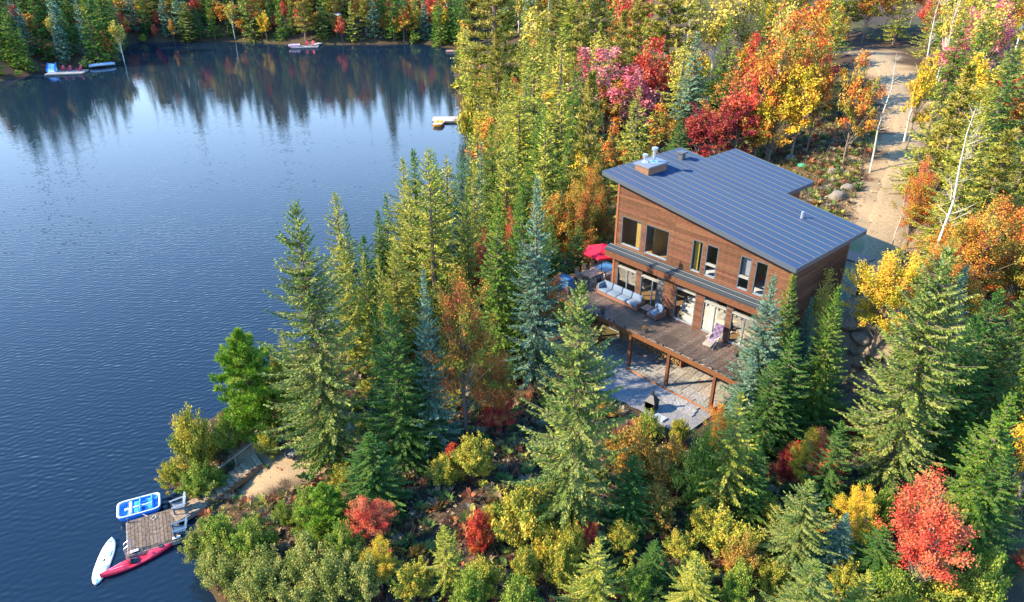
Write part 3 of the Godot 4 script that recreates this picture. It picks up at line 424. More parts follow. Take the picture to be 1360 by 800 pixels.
func conifer(seed_: int, pal: Array, o: Dictionary) -> Array:
	# 12 m tall, sits at the origin; returns [trunk, crown]
	var r := RandomNumberGenerator.new()
	r.seed = seed_
	var h := 12.0
	var rad: float = o.get("r", 2.2)
	var step: float = o.get("step", 0.32)
	var nb: int = o.get("nb", 7)
	var tw: int = o.get("tw", 22)
	var tl: float = o.get("tl", 0.42)
	var wd: float = o.get("wd", 0.075)
	var droop: float = o.get("droop", 0.3)
	var rag: float = o.get("rag", 0.2)
	var power: float = o.get("power", 0.85)
	var v := PackedVector3Array()
	var c := PackedColorArray()
	var tb := MB.new()
	tb.col = Color(0.13, 0.1, 0.08)
	tb.tube([Vector3(0, -0.4, 0), Vector3(0.03, h * 0.4, 0.02), Vector3(0, h * 0.97, 0)], [0.2, 0.12, 0.015], 6)
	var lop := r.randf() * TAU
	var y: float = o.get("from", 0.5)
	for q in 9:
		var dy := r.randf_range(0.3, maxf(0.9, y + 0.8))
		var da := r.randf() * TAU
		var dl := rad * r.randf_range(0.25, 0.6)
		tb.tube([Vector3(0, dy, 0), Vector3(cos(da) * dl, dy - dl * 0.25, sin(da) * dl)], [0.02, 0.005], 3)
	while y < h - 0.12:
		var t := y / h
		var len0 := rad * pow(1.0 - t, power) + 0.10
		var skirt: float = o.get("skirt", 0.12)
		if t < skirt: len0 *= 0.62 + 0.38 * t / skirt
		var n := maxi(3, int(nb * (0.55 + 0.45 * (1.0 - t))))
		var off := r.randf() * TAU
		for b in n:
			if r.randf() < o.get("gap", 0.05): continue
			var az := off + TAU * b / n + r.randf_range(-0.3, 0.3)
			var ln := len0 * (1.0 + r.randfn(0.0, rag) + 0.16 * sin(az + lop) * sin(y * 0.9 + lop * 3.0))
			if ln < 0.1: ln = 0.1
			var rise := lerpf(-droop, 0.75, pow(t, 1.6)) + r.randf_range(-0.1, 0.1)
			var out := Vector3(cos(az), 0, sin(az))
			var side := Vector3(-sin(az), 0, cos(az))
			var base := Vector3(0, y + r.randf_range(-0.5, 0.5) * step, 0)
			var tip := base + out * ln * cos(rise) + Vector3.UP * (ln * sin(rise) + ln * 0.08)
			var sag := Vector3.DOWN * ln * 0.10
			if ln > 0.7: tb.tube([base, (base + tip) * 0.5 + sag, tip], [0.025, 0.015, 0.004], 3)
			var bc := r.randf()
			var k := int(tw * clampf(ln / rad, 0.22, 1.0)) + 2
			for q in k:
				var s := pow((q + r.randf()) / k, 0.75)
				var p := base.lerp(tip, s) + sag * (4.0 * s * (1.0 - s))
				var sg := 1.0 if q % 2 == 0 else -1.0
				var l := tl * (0.55 + 0.75 * (1.0 - s)) * r.randf_range(0.7, 1.25) * clampf(ln / 1.2, 0.4, 1.0)
				var d := (out * r.randf_range(0.55, 1.0) + side * sg * r.randf_range(0.35, 1.0) + Vector3.UP * r.randf_range(-0.55, 0.5)).normalized()
				if s > 0.9: d = (out + Vector3.UP * r.randf_range(-0.1, 0.5) + side * r.randf_range(-0.4, 0.4)).normalized()
				var x := d.cross(Vector3.UP).normalized()
				x = x.rotated(d, r.randf_range(-0.9, 0.9)) * wd * r.randf_range(0.7, 1.3)
				var m := p + d * l * 0.45
				var e := p + d * l + Vector3.DOWN * l * r.randf_range(-0.05, 0.22)
				v.append(p); v.append(m + x); v.append(e)
				v.append(p); v.append(e); v.append(m - x)
				var cc := hue(r, pal, bc * 0.85)
				for z in 6: c.append(cc)
		y += step * r.randf_range(0.8, 1.2) * (0.6 + 0.4 * (1.0 - t))
	# leader
	for q in 14:
		var p2 := Vector3(0, h - 0.7 * q / 14.0, 0)
		var a2 := r.randf() * TAU
		var d2 := Vector3(cos(a2) * 0.6, 0.8, sin(a2) * 0.6)
		v.append(p2); v.append(p2 + d2 * 0.14 + Vector3(0.03, 0, 0.02)); v.append(p2 + d2 * 0.3)
		var c3 := hue(r, pal, 0.5)
		for z in 3: c.append(c3)
	return [tb.mesh(), raw(v, c)]

func raw(v: PackedVector3Array, c: PackedColorArray) -> ArrayMesh:
	return MB.flat_mesh(v, c)

func pine(seed_: int, pal: Array, o: Dictionary) -> Array:
	# tufts of long needles on irregular, level boughs; 12 m tall
	var r := RandomNumberGenerator.new()
	r.seed = seed_
	var h := 12.0
	var rad: float = o.get("r", 2.6)
	var step: float = o.get("step", 0.75)
	var tufts: int = o.get("tufts", 14)
	var blades: int = o.get("blades", 12)
	var bl: float = o.get("bl", 0.34)
	var wd: float = o.get("wd", 0.035)
	var oval: float = o.get("oval", 0.0)
	var v := PackedVector3Array()
	var c := PackedColorArray()
	var tb := MB.new()
	tb.col = Color(0.15, 0.11, 0.085)
	tb.tube([Vector3(0, -0.4, 0), Vector3(0.06, h * 0.45, -0.04), Vector3(0, h * 0.96, 0)], [0.22, 0.15, 0.02], 6)
	var y: float = o.get("from", 2.2)
	while y < h:
		var t := y / h
		var env := lerpf(pow(1.0 - t, 0.7), sin(clampf(t * 1.05, 0.0, 1.0) * PI) * 0.9 + 0.1, oval)
		var n := 6 if t < 0.85 else 4
		var off := r.randf() * TAU
		for b in n:
			var az := off + TAU * b / n + r.randf_range(-0.35, 0.35)
			var ln := maxf(0.3, rad * env * r.randf_range(0.55, 1.2))
			var out := Vector3(cos(az), 0, sin(az))
			var side := Vector3(-sin(az), 0, cos(az))
			var base := Vector3(0, y + r.randf_range(-0.25, 0.25), 0)
			var rise := lerpf(0.05, 0.8, t * t) + r.randf_range(-0.12, 0.12)
			var tip := base + out * ln * cos(rise) + Vector3.UP * ln * sin(rise)
			tb.tube([base, tip], [0.04, 0.008], 3)
			var bc := r.randf()
			for q in int(tufts * clampf(ln / rad, 0.3, 1.1)):
				var s := r.randf_range(0.28, 1.0)
				var p := base.lerp(tip, s) + side * r.randf_range(-1, 1) * ln * 0.26 * (1.1 - s * 0.6) + Vector3.UP * r.randf_range(-0.08, 0.14)
				for e in blades:
					var d := (out * r.randf_range(-0.2, 0.9) + side * r.randf_range(-0.9, 0.9) + Vector3.UP * r.randf_range(-0.15, 0.9)).normalized()
					var x := d.cross(Vector3(r.randf_range(-1, 1), r.randf_range(-1, 1), r.randf_range(-1, 1))).normalized() * wd
					var l := bl * r.randf_range(0.7, 1.2)
					v.append(p - x); v.append(p + x); v.append(p + d * l)
					var cc := hue(r, pal, bc)
					for z in 3: c.append(cc)
		y += step * r.randf_range(0.75, 1.25) * (0.65 + 0.35 * (1.0 - t))
	return [tb.mesh(), raw(v, c)]

func broadleaf(seed_: int, pal: Array, o: Dictionary) -> Array:
	# limbs fan out of a trunk and carry clumps of leaves; 8 m tall
	var r := RandomNumberGenerator.new()
	r.seed = seed_
	var h := 8.0
	var rad: float = o.get("r", 2.4)
	var low: float = o.get("low", 0.28)
	var clumps: int = o.get("clumps", 80)
	var leaves: int = o.get("leaves", 90)
	var leaf: float = o.get("leaf", 0.10)
	var cr: float = o.get("cr", 0.62)
	var stems: int = o.get("stems", 1)
	var v := PackedVector3Array()
	var c := PackedColorArray()
	var tb := MB.new()
	tb.col = o.get("bark", Color(0.17, 0.14, 0.115))
	var tr: float = o.get("tr", 0.13)
	var tops := []
	for s in stems:
		var a := TAU * s / stems + r.randf()
		var lean := Vector3(cos(a), 0, sin(a)) * (0.0 if stems == 1 else rad * 0.35)
		var foot := lean * 0.15
		var top := lean + Vector3(r.randf_range(-0.25, 0.25), h * 0.93, r.randf_range(-0.25, 0.25))
		tb.tube([foot + Vector3.DOWN * 0.4, foot.lerp(top, 0.45) + Vector3(r.randf_range(-0.15, 0.15), 0, r.randf_range(-0.15, 0.15)), top], [tr, tr * 0.65, tr * 0.12], 6)
		tops.append([foot, top])
	var lobes := []
	for k in 14: lobes.append([Vector3(r.randfn(), r.randfn() * 0.7, r.randfn()).normalized(), r.randf_range(0.5, 1.35)])
	for k in clumps:
		var d := Vector3(r.randfn(), r.randfn(), r.randfn()).normalized()
		var f := 1.0
		var near := -2.0
		for q in lobes:
			var dp: float = d.dot(q[0])
			if dp > near:
				near = dp
				f = q[1]
		var s := pow(r.randf(), 0.42) * f
		var yc := h * (low + (1.0 - low) * 0.5)
		var ctr := Vector3(d.x * rad * s, yc + d.y * h * (1.0 - low) * 0.5 * s, d.z * rad * s)
		if ctr.y > yc: # the crown narrows upwards
			var q2: float = 1.0 - o.get("taper", 0.35) * (ctr.y - yc) / (h - yc)
			ctr.x *= q2
			ctr.z *= q2
		ctr.y = clampf(ctr.y, h * low * 0.6, h * 1.02)
		var st: Array = tops[k % stems]
		var along := clampf((ctr.y / h) * 0.72 - 0.08, 0.05, 0.95)
		tb.tube([st[0].lerp(st[1], along), ctr], [tr * 0.28, 0.008], 3)
		var bc := clampf(r.randf() * o.get("mixed", 0.7) + o.get("bias", 0.15), 0.0, 1.0)
		var spray := (ctr - Vector3(0, yc * 0.7, 0)).normalized() * 0.75 + Vector3(0, o.get("up", 0.15), 0)
		for q in int(leaves * r.randf_range(0.6, 1.3)):
			var g := Vector3(r.randfn(), r.randfn() * 0.5, r.randfn()) * cr * 0.42 + spray * r.randf_range(-1.3, 1.0) * cr
			var p := ctr + g
			var nrm := Vector3(r.randf_range(-0.8, 0.8), r.randf_range(0.1, 1.0), r.randf_range(-0.8, 0.8)).normalized()
			var x := nrm.cross(Vector3(r.randf_range(-1, 1), 0.1, r.randf_range(-1, 1))).normalized()
			var y := nrm.cross(x)
			var sz := leaf * r.randf_range(0.65, 1.3)
			x *= sz * 0.8
			y *= sz
			var bend := nrm * sz * 0.3
			v.append(p - y); v.append(p + x - bend); v.append(p + y)
			v.append(p - y); v.append(p + y); v.append(p - x - bend)
			var cc := hue(r, pal, bc)
			for z in 6: c.append(cc)
	return [tb.mesh(), raw(v, c)]

func bare_birch(seed_: int) -> Array:
	var r := RandomNumberGenerator.new()
	r.seed = seed_
	var tb := MB.new()
	tb.col = Color(0.42, 0.385, 0.335)
	var stem := [Vector3(0, -0.4, 0), Vector3(0.12, 2.2, 0.1), Vector3(0.22, 4.4, 0.02), Vector3(0.05, 6.5, -0.12), Vector3(-0.12, 8.6, 0.05), Vector3(0.08, 10.5, 0.16), Vector3(0.2, 12, 0.1)]
	tb.tube(stem, [0.095, 0.085, 0.075, 0.06, 0.045, 0.03, 0.008], 7)
	tb.col = Color(0.08, 0.07, 0.06)
	for k in 26:
		var mk := r.randf_range(0.0, 4.6)
		var m0: Vector3 = stem[int(mk)].lerp(stem[int(mk) + 1], mk - int(mk))
		var mr := lerpf(0.094, 0.04, mk / 4.6)
		var ma := r.randf() * TAU
		tb.box(m0 + Vector3(cos(ma), 0, sin(ma)) * mr * 0.92, Vector3(0.07, r.randf_range(0.02, 0.09), 0.07))
	tb.col = Color(0.42, 0.385, 0.335)
	var tw := MB.new()
	tw.col = Color(0.26, 0.235, 0.2)
	for k in 22:
		var y := r.randf_range(4.5, 11.6)
		var a := r.randf() * TAU
		var ln := r.randf_range(0.5, 1.4) * (1.2 - y / 14.0)
		var p := Vector3(0, y, 0)
		var e := p + Vector3(cos(a) * ln, ln * r.randf_range(0.4, 1.0), sin(a) * ln)
		tw.tube([p, e], [0.035, 0.008], 3)
		for q in 3:
			var b := p.lerp(e, r.randf_range(0.4, 0.9))
			tw.tube([b, b + Vector3(r.randf_range(-0.6, 0.6), r.randf_range(0.1, 0.6), r.randf_range(-0.6, 0.6))], [0.014, 0.004], 3)
	return [tb.mesh(), tw.mesh()]

# kind: [name, category, adjective noun for its label, mesh height, mesh radius, colours]
const KINDS := {
	"sb": ["spruce_tree", "spruce tree", "blue-green spruce", 12.0, 2.0], "sg": ["spruce_tree", "spruce tree", "mid green spruce", 12.0, 2.0],
	"sl": ["spruce_tree", "spruce tree", "yellowish green spruce", 12.0, 2.1], "so": ["spruce_tree", "spruce tree", "shaggy olive-grey spruce", 12.0, 2.3],
	"fd": ["fir_tree", "fir tree", "dark green fir", 12.0, 2.2], "pw": ["pine_tree", "pine tree", "golden-green white pine", 12.0, 2.8], "pr": ["pine_tree", "pine tree", "bright green round pine", 12.0, 4.6],
	"mr": ["maple_tree", "maple tree", "red maple", 8.5, 2.95], "mo": ["maple_tree", "maple tree", "orange maple", 8.5, 2.95], "my": ["maple_tree", "maple tree", "yellow maple", 8.5, 2.95],
	"mp": ["maple_tree", "maple tree", "pink-red maple", 8.5, 2.95], "mx": ["maple_tree", "maple tree", "green-to-orange maple", 8.5, 2.95], "md": ["maple_tree", "maple tree", "dark crimson maple", 8.5, 2.95],
	"by": ["birch_tree", "birch tree", "yellow-leaved birch", 8.4, 2.0], "bb": ["birch_tree", "birch tree", "bare white birch", 12.0, 1.6],
	"hg": ["shrub", "shrub", "green leafy shrub", 8.9, 6.7], "hy": ["shrub", "shrub", "yellow leafy shrub", 8.9, 6.7], "hr": ["shrub", "shrub", "red leafy shrub", 8.9, 6.7], "ho": ["shrub", "shrub", "olive-brown leafy shrub", 8.9, 6.7], "hx": ["shrub", "shrub", "rust and green shrub", 8.9, 6.7],
}

func palette(k: String) -> Array:
	return {
		"sb": [Color(0.06, 0.125, 0.07), Color(0.13, 0.225, 0.14), Color(0.21, 0.3, 0.195)],
		"sg": [Color(0.051, 0.122, 0.018), Color(0.116, 0.200, 0.027), Color(0.210, 0.262, 0.042)],
		"sl": [Color(0.141, 0.186, 0.023), Color(0.316, 0.316, 0.043), Color(0.441, 0.378, 0.074)],
		"so": [Color(0.070, 0.122, 0.025), Color(0.170, 0.218, 0.045), Color(0.284, 0.289, 0.079)],
		"fd": [Color(0.026, 0.083, 0.016), Color(0.061, 0.140, 0.027), Color(0.116, 0.184, 0.037)],
		"pw": [Color(0.13, 0.145, 0.022), Color(0.28, 0.25, 0.05), Color(0.44, 0.35, 0.09)],
		"pr": [Color(0.08, 0.18, 0.016), Color(0.18, 0.30, 0.03), Color(0.31, 0.38, 0.055)],
		"mr": [Color(0.30, 0.025, 0.02), Color(0.52, 0.06, 0.04), Color(0.6, 0.16, 0.09), Color(0.42, 0.16, 0.05)],
		"mo": [Color(0.38, 0.06, 0.03), Color(0.54, 0.17, 0.035), Color(0.58, 0.3, 0.05), Color(0.24, 0.22, 0.04), Color(0.14, 0.17, 0.03)],
		"my": [Color(0.2, 0.22, 0.03), Color(0.58, 0.40, 0.03), Color(0.66, 0.46, 0.05), Color(0.6, 0.27, 0.04)],
		"mp": [Color(0.45, 0.08, 0.11), Color(0.6, 0.17, 0.19), Color(0.62, 0.3, 0.25)],
		"mx": [Color(0.07, 0.13, 0.025), Color(0.16, 0.18, 0.03), Color(0.48, 0.2, 0.04), Color(0.45, 0.07, 0.04)],
		"md": [Color(0.14, 0.02, 0.03), Color(0.28, 0.035, 0.045), Color(0.36, 0.1, 0.04)],
		"by": [Color(0.22, 0.22, 0.04), Color(0.5, 0.38, 0.06), Color(0.55, 0.42, 0.1)],
		"bb": [Color(0.4, 0.4, 0.4)],
		"hg": [Color(0.07, 0.14, 0.02), Color(0.18, 0.25, 0.035), Color(0.34, 0.34, 0.06)],
		"hy": [Color(0.09, 0.14, 0.025), Color(0.24, 0.26, 0.04), Color(0.42, 0.35, 0.05), Color(0.52, 0.36, 0.05)],
		"hr": [Color(0.36, 0.03, 0.03), Color(0.56, 0.07, 0.05), Color(0.55, 0.22, 0.06)],
		"ho": [Color(0.10, 0.14, 0.03), Color(0.22, 0.25, 0.055), Color(0.36, 0.32, 0.09)],
		"hx": [Color(0.1, 0.13, 0.03), Color(0.3, 0.22, 0.04), Color(0.3, 0.12, 0.045), Color(0.5, 0.3, 0.04)],
	}[k]

var protos := {}
func proto(k: String, lod: int, variant: int) -> Array:
	var key := "%s%d%d" % [k, lod, variant]
	if protos.has(key): return protos[key]
	var sd := hash(key) % 100000
	var pal := palette(k)
	var m := []
	match k:
		"sb", "sg", "fd", "sl", "so":
			var o := {"r": KINDS[k][4]}
			if k == "sb": o.merge({"droop": 0.12, "rag": 0.13, "nb": 8, "power": 0.9})
			if k == "sg": o.merge({"droop": 0.25, "rag": 0.17, "nb": 8})
			if k == "fd": o.merge({"droop": 0.2, "rag": 0.2, "nb": 8, "power": 0.75})
			if k == "sl": o.merge({"droop": 0.2, "rag": 0.26, "nb": 7, "gap": 0.12, "power": 0.8})
			if k == "so": o.merge({"droop": 0.3, "rag": 0.17, "nb": 9, "gap": 0.08, "power": 0.62, "skirt": 0.38})
			if k == "so" and lod == 0: o.merge({"tw": 78, "tl": 0.23, "step": 0.165, "wd": 0.036, "nb": 9})
			o.merge([{"tw": 72, "step": 0.2, "wd": 0.036, "tl": 0.26}, {"tw": 30, "step": 0.36, "wd": 0.062, "tl": 0.42}, {"tw": 10, "step": 0.6, "wd": 0.17, "tl": 0.7}][lod], false)
			o["gap"] = o.get("gap", 0.05) + 0.07 * variant
			o["rag"] = o["rag"] * (1.0 + 0.3 * variant)
			o["power"] = o.get("power", 0.85) * [1.0, 0.9, 1.1][variant]
			o["from"] = [0.5, 1.4, 0.3][variant]
			m = conifer(sd, pal, o)
		"pw": m = pine(sd, pal, [{"tufts": 34, "blades": 12, "r": 2.8}, {"tufts": 26, "blades": 9, "r": 2.8, "wd": 0.05, "bl": 0.4}, {"tufts": 14, "blades": 6, "r": 2.8, "wd": 0.1, "bl": 0.55}][lod])
		"pr": m = pine(sd, pal, {"tufts": 40, "blades": 14, "r": 4.6, "from": 0.9, "step": 0.6, "oval": 0.75, "bl": 0.55, "wd": 0.06})
		"bb": m = bare_birch(sd)
		"by": m = broadleaf(sd, pal, [{"clumps": 60, "leaves": 60, "r": 1.6, "leaf": 0.075, "bark": Color(0.6, 0.55, 0.47), "tr": 0.09, "low": 0.4}, {"clumps": 55, "leaves": 36, "r": 1.6, "leaf": 0.11, "bark": Color(0.6, 0.55, 0.47), "tr": 0.09, "low": 0.4}, {"clumps": 40, "leaves": 20, "r": 1.6, "leaf": 0.18, "bark": Color(0.6, 0.55, 0.47), "tr": 0.1, "low": 0.4}][lod])
		"hg", "hy", "hr", "ho", "hx": m = broadleaf(sd, pal, [{"clumps": 120, "leaves": 105, "r": 5.2, "leaf": 0.165, "cr": 0.85, "up": 0.5, "mixed": 0.9, "bias": 0.05, "low": 0.08, "stems": 4, "tr": 0.12, "taper": 0.45}, {"clumps": 50, "leaves": 44, "r": 5.2, "leaf": 0.42, "cr": 1.9, "low": 0.08, "stems": 4, "tr": 0.12, "taper": 0.45}, {"clumps": 30, "leaves": 16, "r": 5.2, "leaf": 0.9, "cr": 2.0, "low": 0.08, "stems": 3, "tr": 0.12, "taper": 0.45}][lod])
		_: m = broadleaf(sd, pal, [{"clumps": 105, "leaves": 200, "leaf": 0.052, "cr": 0.46, "mixed": 0.85, "bias": 0.08}, {"clumps": 72, "leaves": 62, "leaf": 0.105, "cr": 0.5, "mixed": 0.85, "bias": 0.08}, {"clumps": 45, "leaves": 24, "leaf": 0.27, "cr": 0.75, "mixed": 0.85, "bias": 0.08}][lod])
	protos[key] = m
	return m

func build_plants() -> void:
	var all := []
	var count := {}
	for k in PLANTS:
		var rows: Array = PLANTS[k]
		for i in range(0, rows.size(), 5):
			var size := ""
			if KINDS[k][0] != "shrub": size = "tall " if rows[i + 2] > 12.0 else "young " if rows[i + 2] < 5.0 else ""
			else: size = "large " if rows[i + 2] > 2.6 else "low " if rows[i + 2] < 1.4 else ""
			var label: String = size + KINDS[k][2] + " " + PLACES[rows[i + 4]][0]
			count[label] = count.get(label, 0) + 1
			all.append([k, rows[i], rows[i + 1], rows[i + 2], rows[i + 3], rows[i + 4], size, label])
	for a in all:
		var k: String = a[0]
		var info: Array = KINDS[k]
		var x: float = a[1]
		var z: float = a[2]
		var h: float = a[3]
		var rad: float = a[4]
		var label: String = a[7]
		if count[label] > 1 and z > -82.0 and x > -40.0:
			# told apart by the nearest plant of another kind
			var best := 1e9
			var near := ""
			for b in all:
				if b[0] == k: continue
				var d := Vector2(b[1] - x, b[2] - z).length()
				if d < best:
					best = d
					near = ("an " if (b[6] + KINDS[b[0]][2])[0] in "aeiou" else "a ") + b[6] + KINDS[b[0]][2]
			if (label + " by " + near).split(" ").size() < 17: label += ", by " + near
		var dist := Vector3(x, -27, z).length()
		var lod := 0 if dist < 66.0 else 1 if dist < 140.0 else 2
		var variant := rng.randi() % (3 if lod < 2 and k in ["sl", "so", "sg", "sb", "hg", "hy", "mo", "fd", "mr"] else 2)
		var pm := proto(k, lod, variant)
		var o := thing(info[0], label, info[1], Vector3(x, terrain(x, z) - 0.05, z), rng.randf() * 360.0, a[6] + info[2] + " group " + PLACES[a[5]][1])
		o.scale = Vector3(rad / info[4], h / info[3], rad / info[4]) if k != "bb" else Vector3.ONE * (h / info[3])
		o.scale *= Vector3(rng.randf_range(0.9, 1.1), 1.0, rng.randf_range(0.9, 1.1))
		o.rotation_degrees.x = rng.randfn(0.0, 0.45)
		o.rotation_degrees.z = rng.randfn(0.0, 0.45)
		part(o, "stems" if info[0] == "shrub" else "trunk", pm[0], M.bark)
		var cr := part(o, "twigs" if k == "bb" else "foliage" if info[0] == "shrub" else "crown", pm[1], M.bark if k == "bb" else M.needles if k[0] in "sfp" else M.leaves)
		if k == "bb": cr.set_meta("kind", "stuff")

func build_ground_cover() -> void:
	# fallen leaves and low herbs on the near slope: nobody could count them
	var leaf := MB.new()
	leaf.tri(Vector3(-0.06, 0, 0), Vector3(0, 0.02, 0.07), Vector3(0.06, 0, 0))
	leaf.tri(Vector3(-0.06, 0, 0), Vector3(0.06, 0, 0), Vector3(0, 0.025, -0.07))
	var herb := MB.new()
	var r := RandomNumberGenerator.new()
	r.seed = 77
	for k in 26:
		var a := r.randf() * TAU
		var d := Vector3(cos(a), r.randf_range(0.4, 1.5), sin(a)).normalized()
		var p := d * r.randf_range(0.05, 0.2)
		var x := d.cross(Vector3.UP).normalized() * 0.05
		herb.col = Color(1, 1, 1) * r.randf_range(0.7, 1.0)
		herb.quad(p, p + d * 0.1 + x, p + d * 0.22, p + d * 0.1 - x)
	var brush := MB.new()
	for k in 22:
		var a3 := r.randf() * TAU
		var d3 := Vector3(cos(a3) * r.randf_range(0.1, 0.7), 1.0, sin(a3) * r.randf_range(0.1, 0.7)).normalized()
		var p3 := Vector3(r.randf_range(-0.25, 0.25), 0, r.randf_range(-0.25, 0.25))
		var l3 := r.randf_range(0.25, 0.6)
		var x3 := d3.cross(Vector3(r.randf_range(-1, 1), 0, r.randf_range(-1, 1))).normalized() * 0.014
		brush.col = Color(1, 1, 1) * r.randf_range(0.6, 1.0)
		brush.tri(p3 - x3, p3 + x3, p3 + d3 * l3 + Vector3(0, -0.08, 0))
	var sets := [["dry_brush", brush.mesh(), 9000, "dry brown grass and brush on the open slope", "brush", [Color(0.2, 0.14, 0.08), Color(0.13, 0.09, 0.065), Color(0.28, 0.2, 0.11), Color(0.16, 0.12, 0.1), Color(0.2, 0.19, 0.07)], 0.0],
		["fallen_leaves", leaf.mesh(), 26000, "fallen brown and gold leaves scattered over the wooded slope", "leaves", [Color(0.3, 0.19, 0.1), Color(0.42, 0.28, 0.12), Color(0.2, 0.12, 0.08), Color(0.45, 0.36, 0.2), Color(0.4, 0.13, 0.05)], 0.02],
		["herb_layer", herb.mesh(), 8000, "low green and rusty herbs covering the wooded slope", "undergrowth", [Color(0.15, 0.2, 0.05), Color(0.3, 0.28, 0.07), Color(0.25, 0.17, 0.09), Color(0.09, 0.15, 0.04), Color(0.34, 0.12, 0.06), Color(0.22, 0.19, 0.13)], 0.0]]
	for s in sets:
		var xf := []
		var cs := []
		var tries := 0
		while xf.size() < s[2] and tries < s[2] * 4:
			tries += 1
			var x := r.randf_range(-22.0, 48.0)
			var z := -r.randf_range(0.0, 1.0) * 80.0 - 16.0
			if absf(x) > -z * 0.85 + 3.0: continue
			var l := house_inv * Vector3(x, HOUSE_AT.y, z)
			if rect_dist(l.x, l.z, -7.2, 9.0, -11.0, 6.4) < 0.3 or rect_dist(l.x, l.z, 9.0, 13.0, -14.0, -5.0) < 0.3: continue
			if s[0] != "fallen_leaves" and (path_dist(x, z, DRIVE) < 3.0 or Vector2(x + 13.6, z + 35.6).length() < 3.2 and r.randf() < 0.85): continue
			if Vector2(x + 13.6, z + 35.6).length() < 4.0 and r.randf() < 0.9: continue
			if path_dist(x, z, DRIVE) < 2.2 and r.randf() < 0.8: continue
			if shore(x, z) < 0.3: continue
			var b := Basis(Vector3.UP, r.randf() * TAU) * Basis(Vector3.RIGHT, r.randf_range(-0.4, 0.4))
			xf.append(Transform3D(b.scaled(Vector3.ONE * r.randf_range(0.7, 1.9)), Vector3(x, terrain(x, z) + s[6] + 0.05, z)))
			cs.append(s[5][r.randi() % s[5].size()])
		var mm := MultiMesh.new()
		mm.transform_format = MultiMesh.TRANSFORM_3D
		mm.use_colors = true
		mm.mesh = s[1]
		mm.instance_count = xf.size()
		for i in xf.size():
			mm.set_instance_transform(i, xf[i])
			mm.set_instance_color(i, cs[i])
		var o := MultiMeshInstance3D.new()
		o.name = s[0]
		o.multimesh = mm
		o.material_override = M.leaves
		add_child(o)
		o.set_meta("kind", "stuff")
		tag(o, s[3], s[4])

# ---------------------------------------------------------------- the house (its own axes: x along the lake front, z out towards the lake, y = 0 at the deck)
const RX0 := -3.9
const RX1 := 9.68
const WX0 := -3.43
const WX1 := 9.1
func roof_y(x: float) -> float:
	return 8.75 - 0.1561 * (x - RX0)

func under(x: float) -> float:
	return roof_y(x) - 0.26

func wall_pieces(b: MB, x0: float, x1: float, y0: float, top: Callable, holes: Array, at: Callable) -> void:
	# a wall with rectangular holes, as upright slabs; at(x, y, 0 or 1) gives the front and back points
	var xs := [x0, x1]
	for q in holes:
		for e in [q[0], q[1]]:
			if e > x0 and e < x1 and not xs.has(e): xs.append(e)
	xs.sort()
	for i in xs.size() - 1:
		var xa: float = xs[i]
		var xb: float = xs[i + 1]
		var mid := (xa + xb) * 0.5
		var ys := [y0]
		var hs := []
		for q in holes:
			if q[0] < mid and q[1] > mid: hs.append([q[2], q[3]])
		hs.sort_custom(func(p, r): return p[0] < r[0])
		for q in hs:
			ys.append(q[0]); ys.append(q[1])
		for k in range(0, ys.size(), 2):
			var lo: float = ys[k]
			var last := k + 1 >= ys.size()
			var ta: float = top.call(xa) if last else ys[k + 1]
			var tb: float = top.call(xb) if last else ys[k + 1]
			if minf(ta, tb) <= lo + 0.001: continue
			b.hexa([at.call(xa, lo, 0), at.call(xb, lo, 0), at.call(xb, lo, 1), at.call(xa, lo, 1), at.call(xa, ta, 0), at.call(xb, tb, 0), at.call(xb, tb, 1), at.call(xa, ta, 1)])

func siding(b: MB, x0: float, x1: float, y0: float, top: Callable, holes: Array, at: Callable, r: RandomNumberGenerator) -> void:
	var y := y0
	var hgt := 0.155
	while y < 9.0:
		var y1 := y + hgt
		var xe := x1
		while xe > x0 and top.call(xe) < y1: xe -= 0.05
		if xe <= x0 + 0.05: break
		var cuts := [[x0, xe]]
		for q in holes:
			if q[2] < y1 - 0.01 and q[3] > y + 0.01:
				var nc := []
				for s in cuts:
					if q[0] > s[0]: nc.append([s[0], minf(q[0], s[1])])
					if q[1] < s[1]: nc.append([maxf(q[1], s[0]), s[1]])
				cuts = nc.filter(func(s): return s[1] - s[0] > 0.03)
		for s in cuts:
			var x: float = s[0]
			while x < s[1] - 0.02:
				var e := minf(s[1], x + r.randf_range(1.8, 4.2))
				var k := r.randf_range(0.7, 1.25)
				b.col = Color(0.155 * k, 0.074 * k * r.randf_range(0.9, 1.1), 0.044 * k)
				var a := x + 0.002
				var f := e - 0.002
				var yt := y1 - 0.012
				b.hexa([at.call(a, y, 0.0), at.call(f, y, 0.0), at.call(f, y, 0.026), at.call(a, y, 0.026), at.call(a, yt, 0.0), at.call(f, yt, 0.0), at.call(f, yt, 0.018), at.call(a, yt, 0.018)])
				x = e
		y = y1

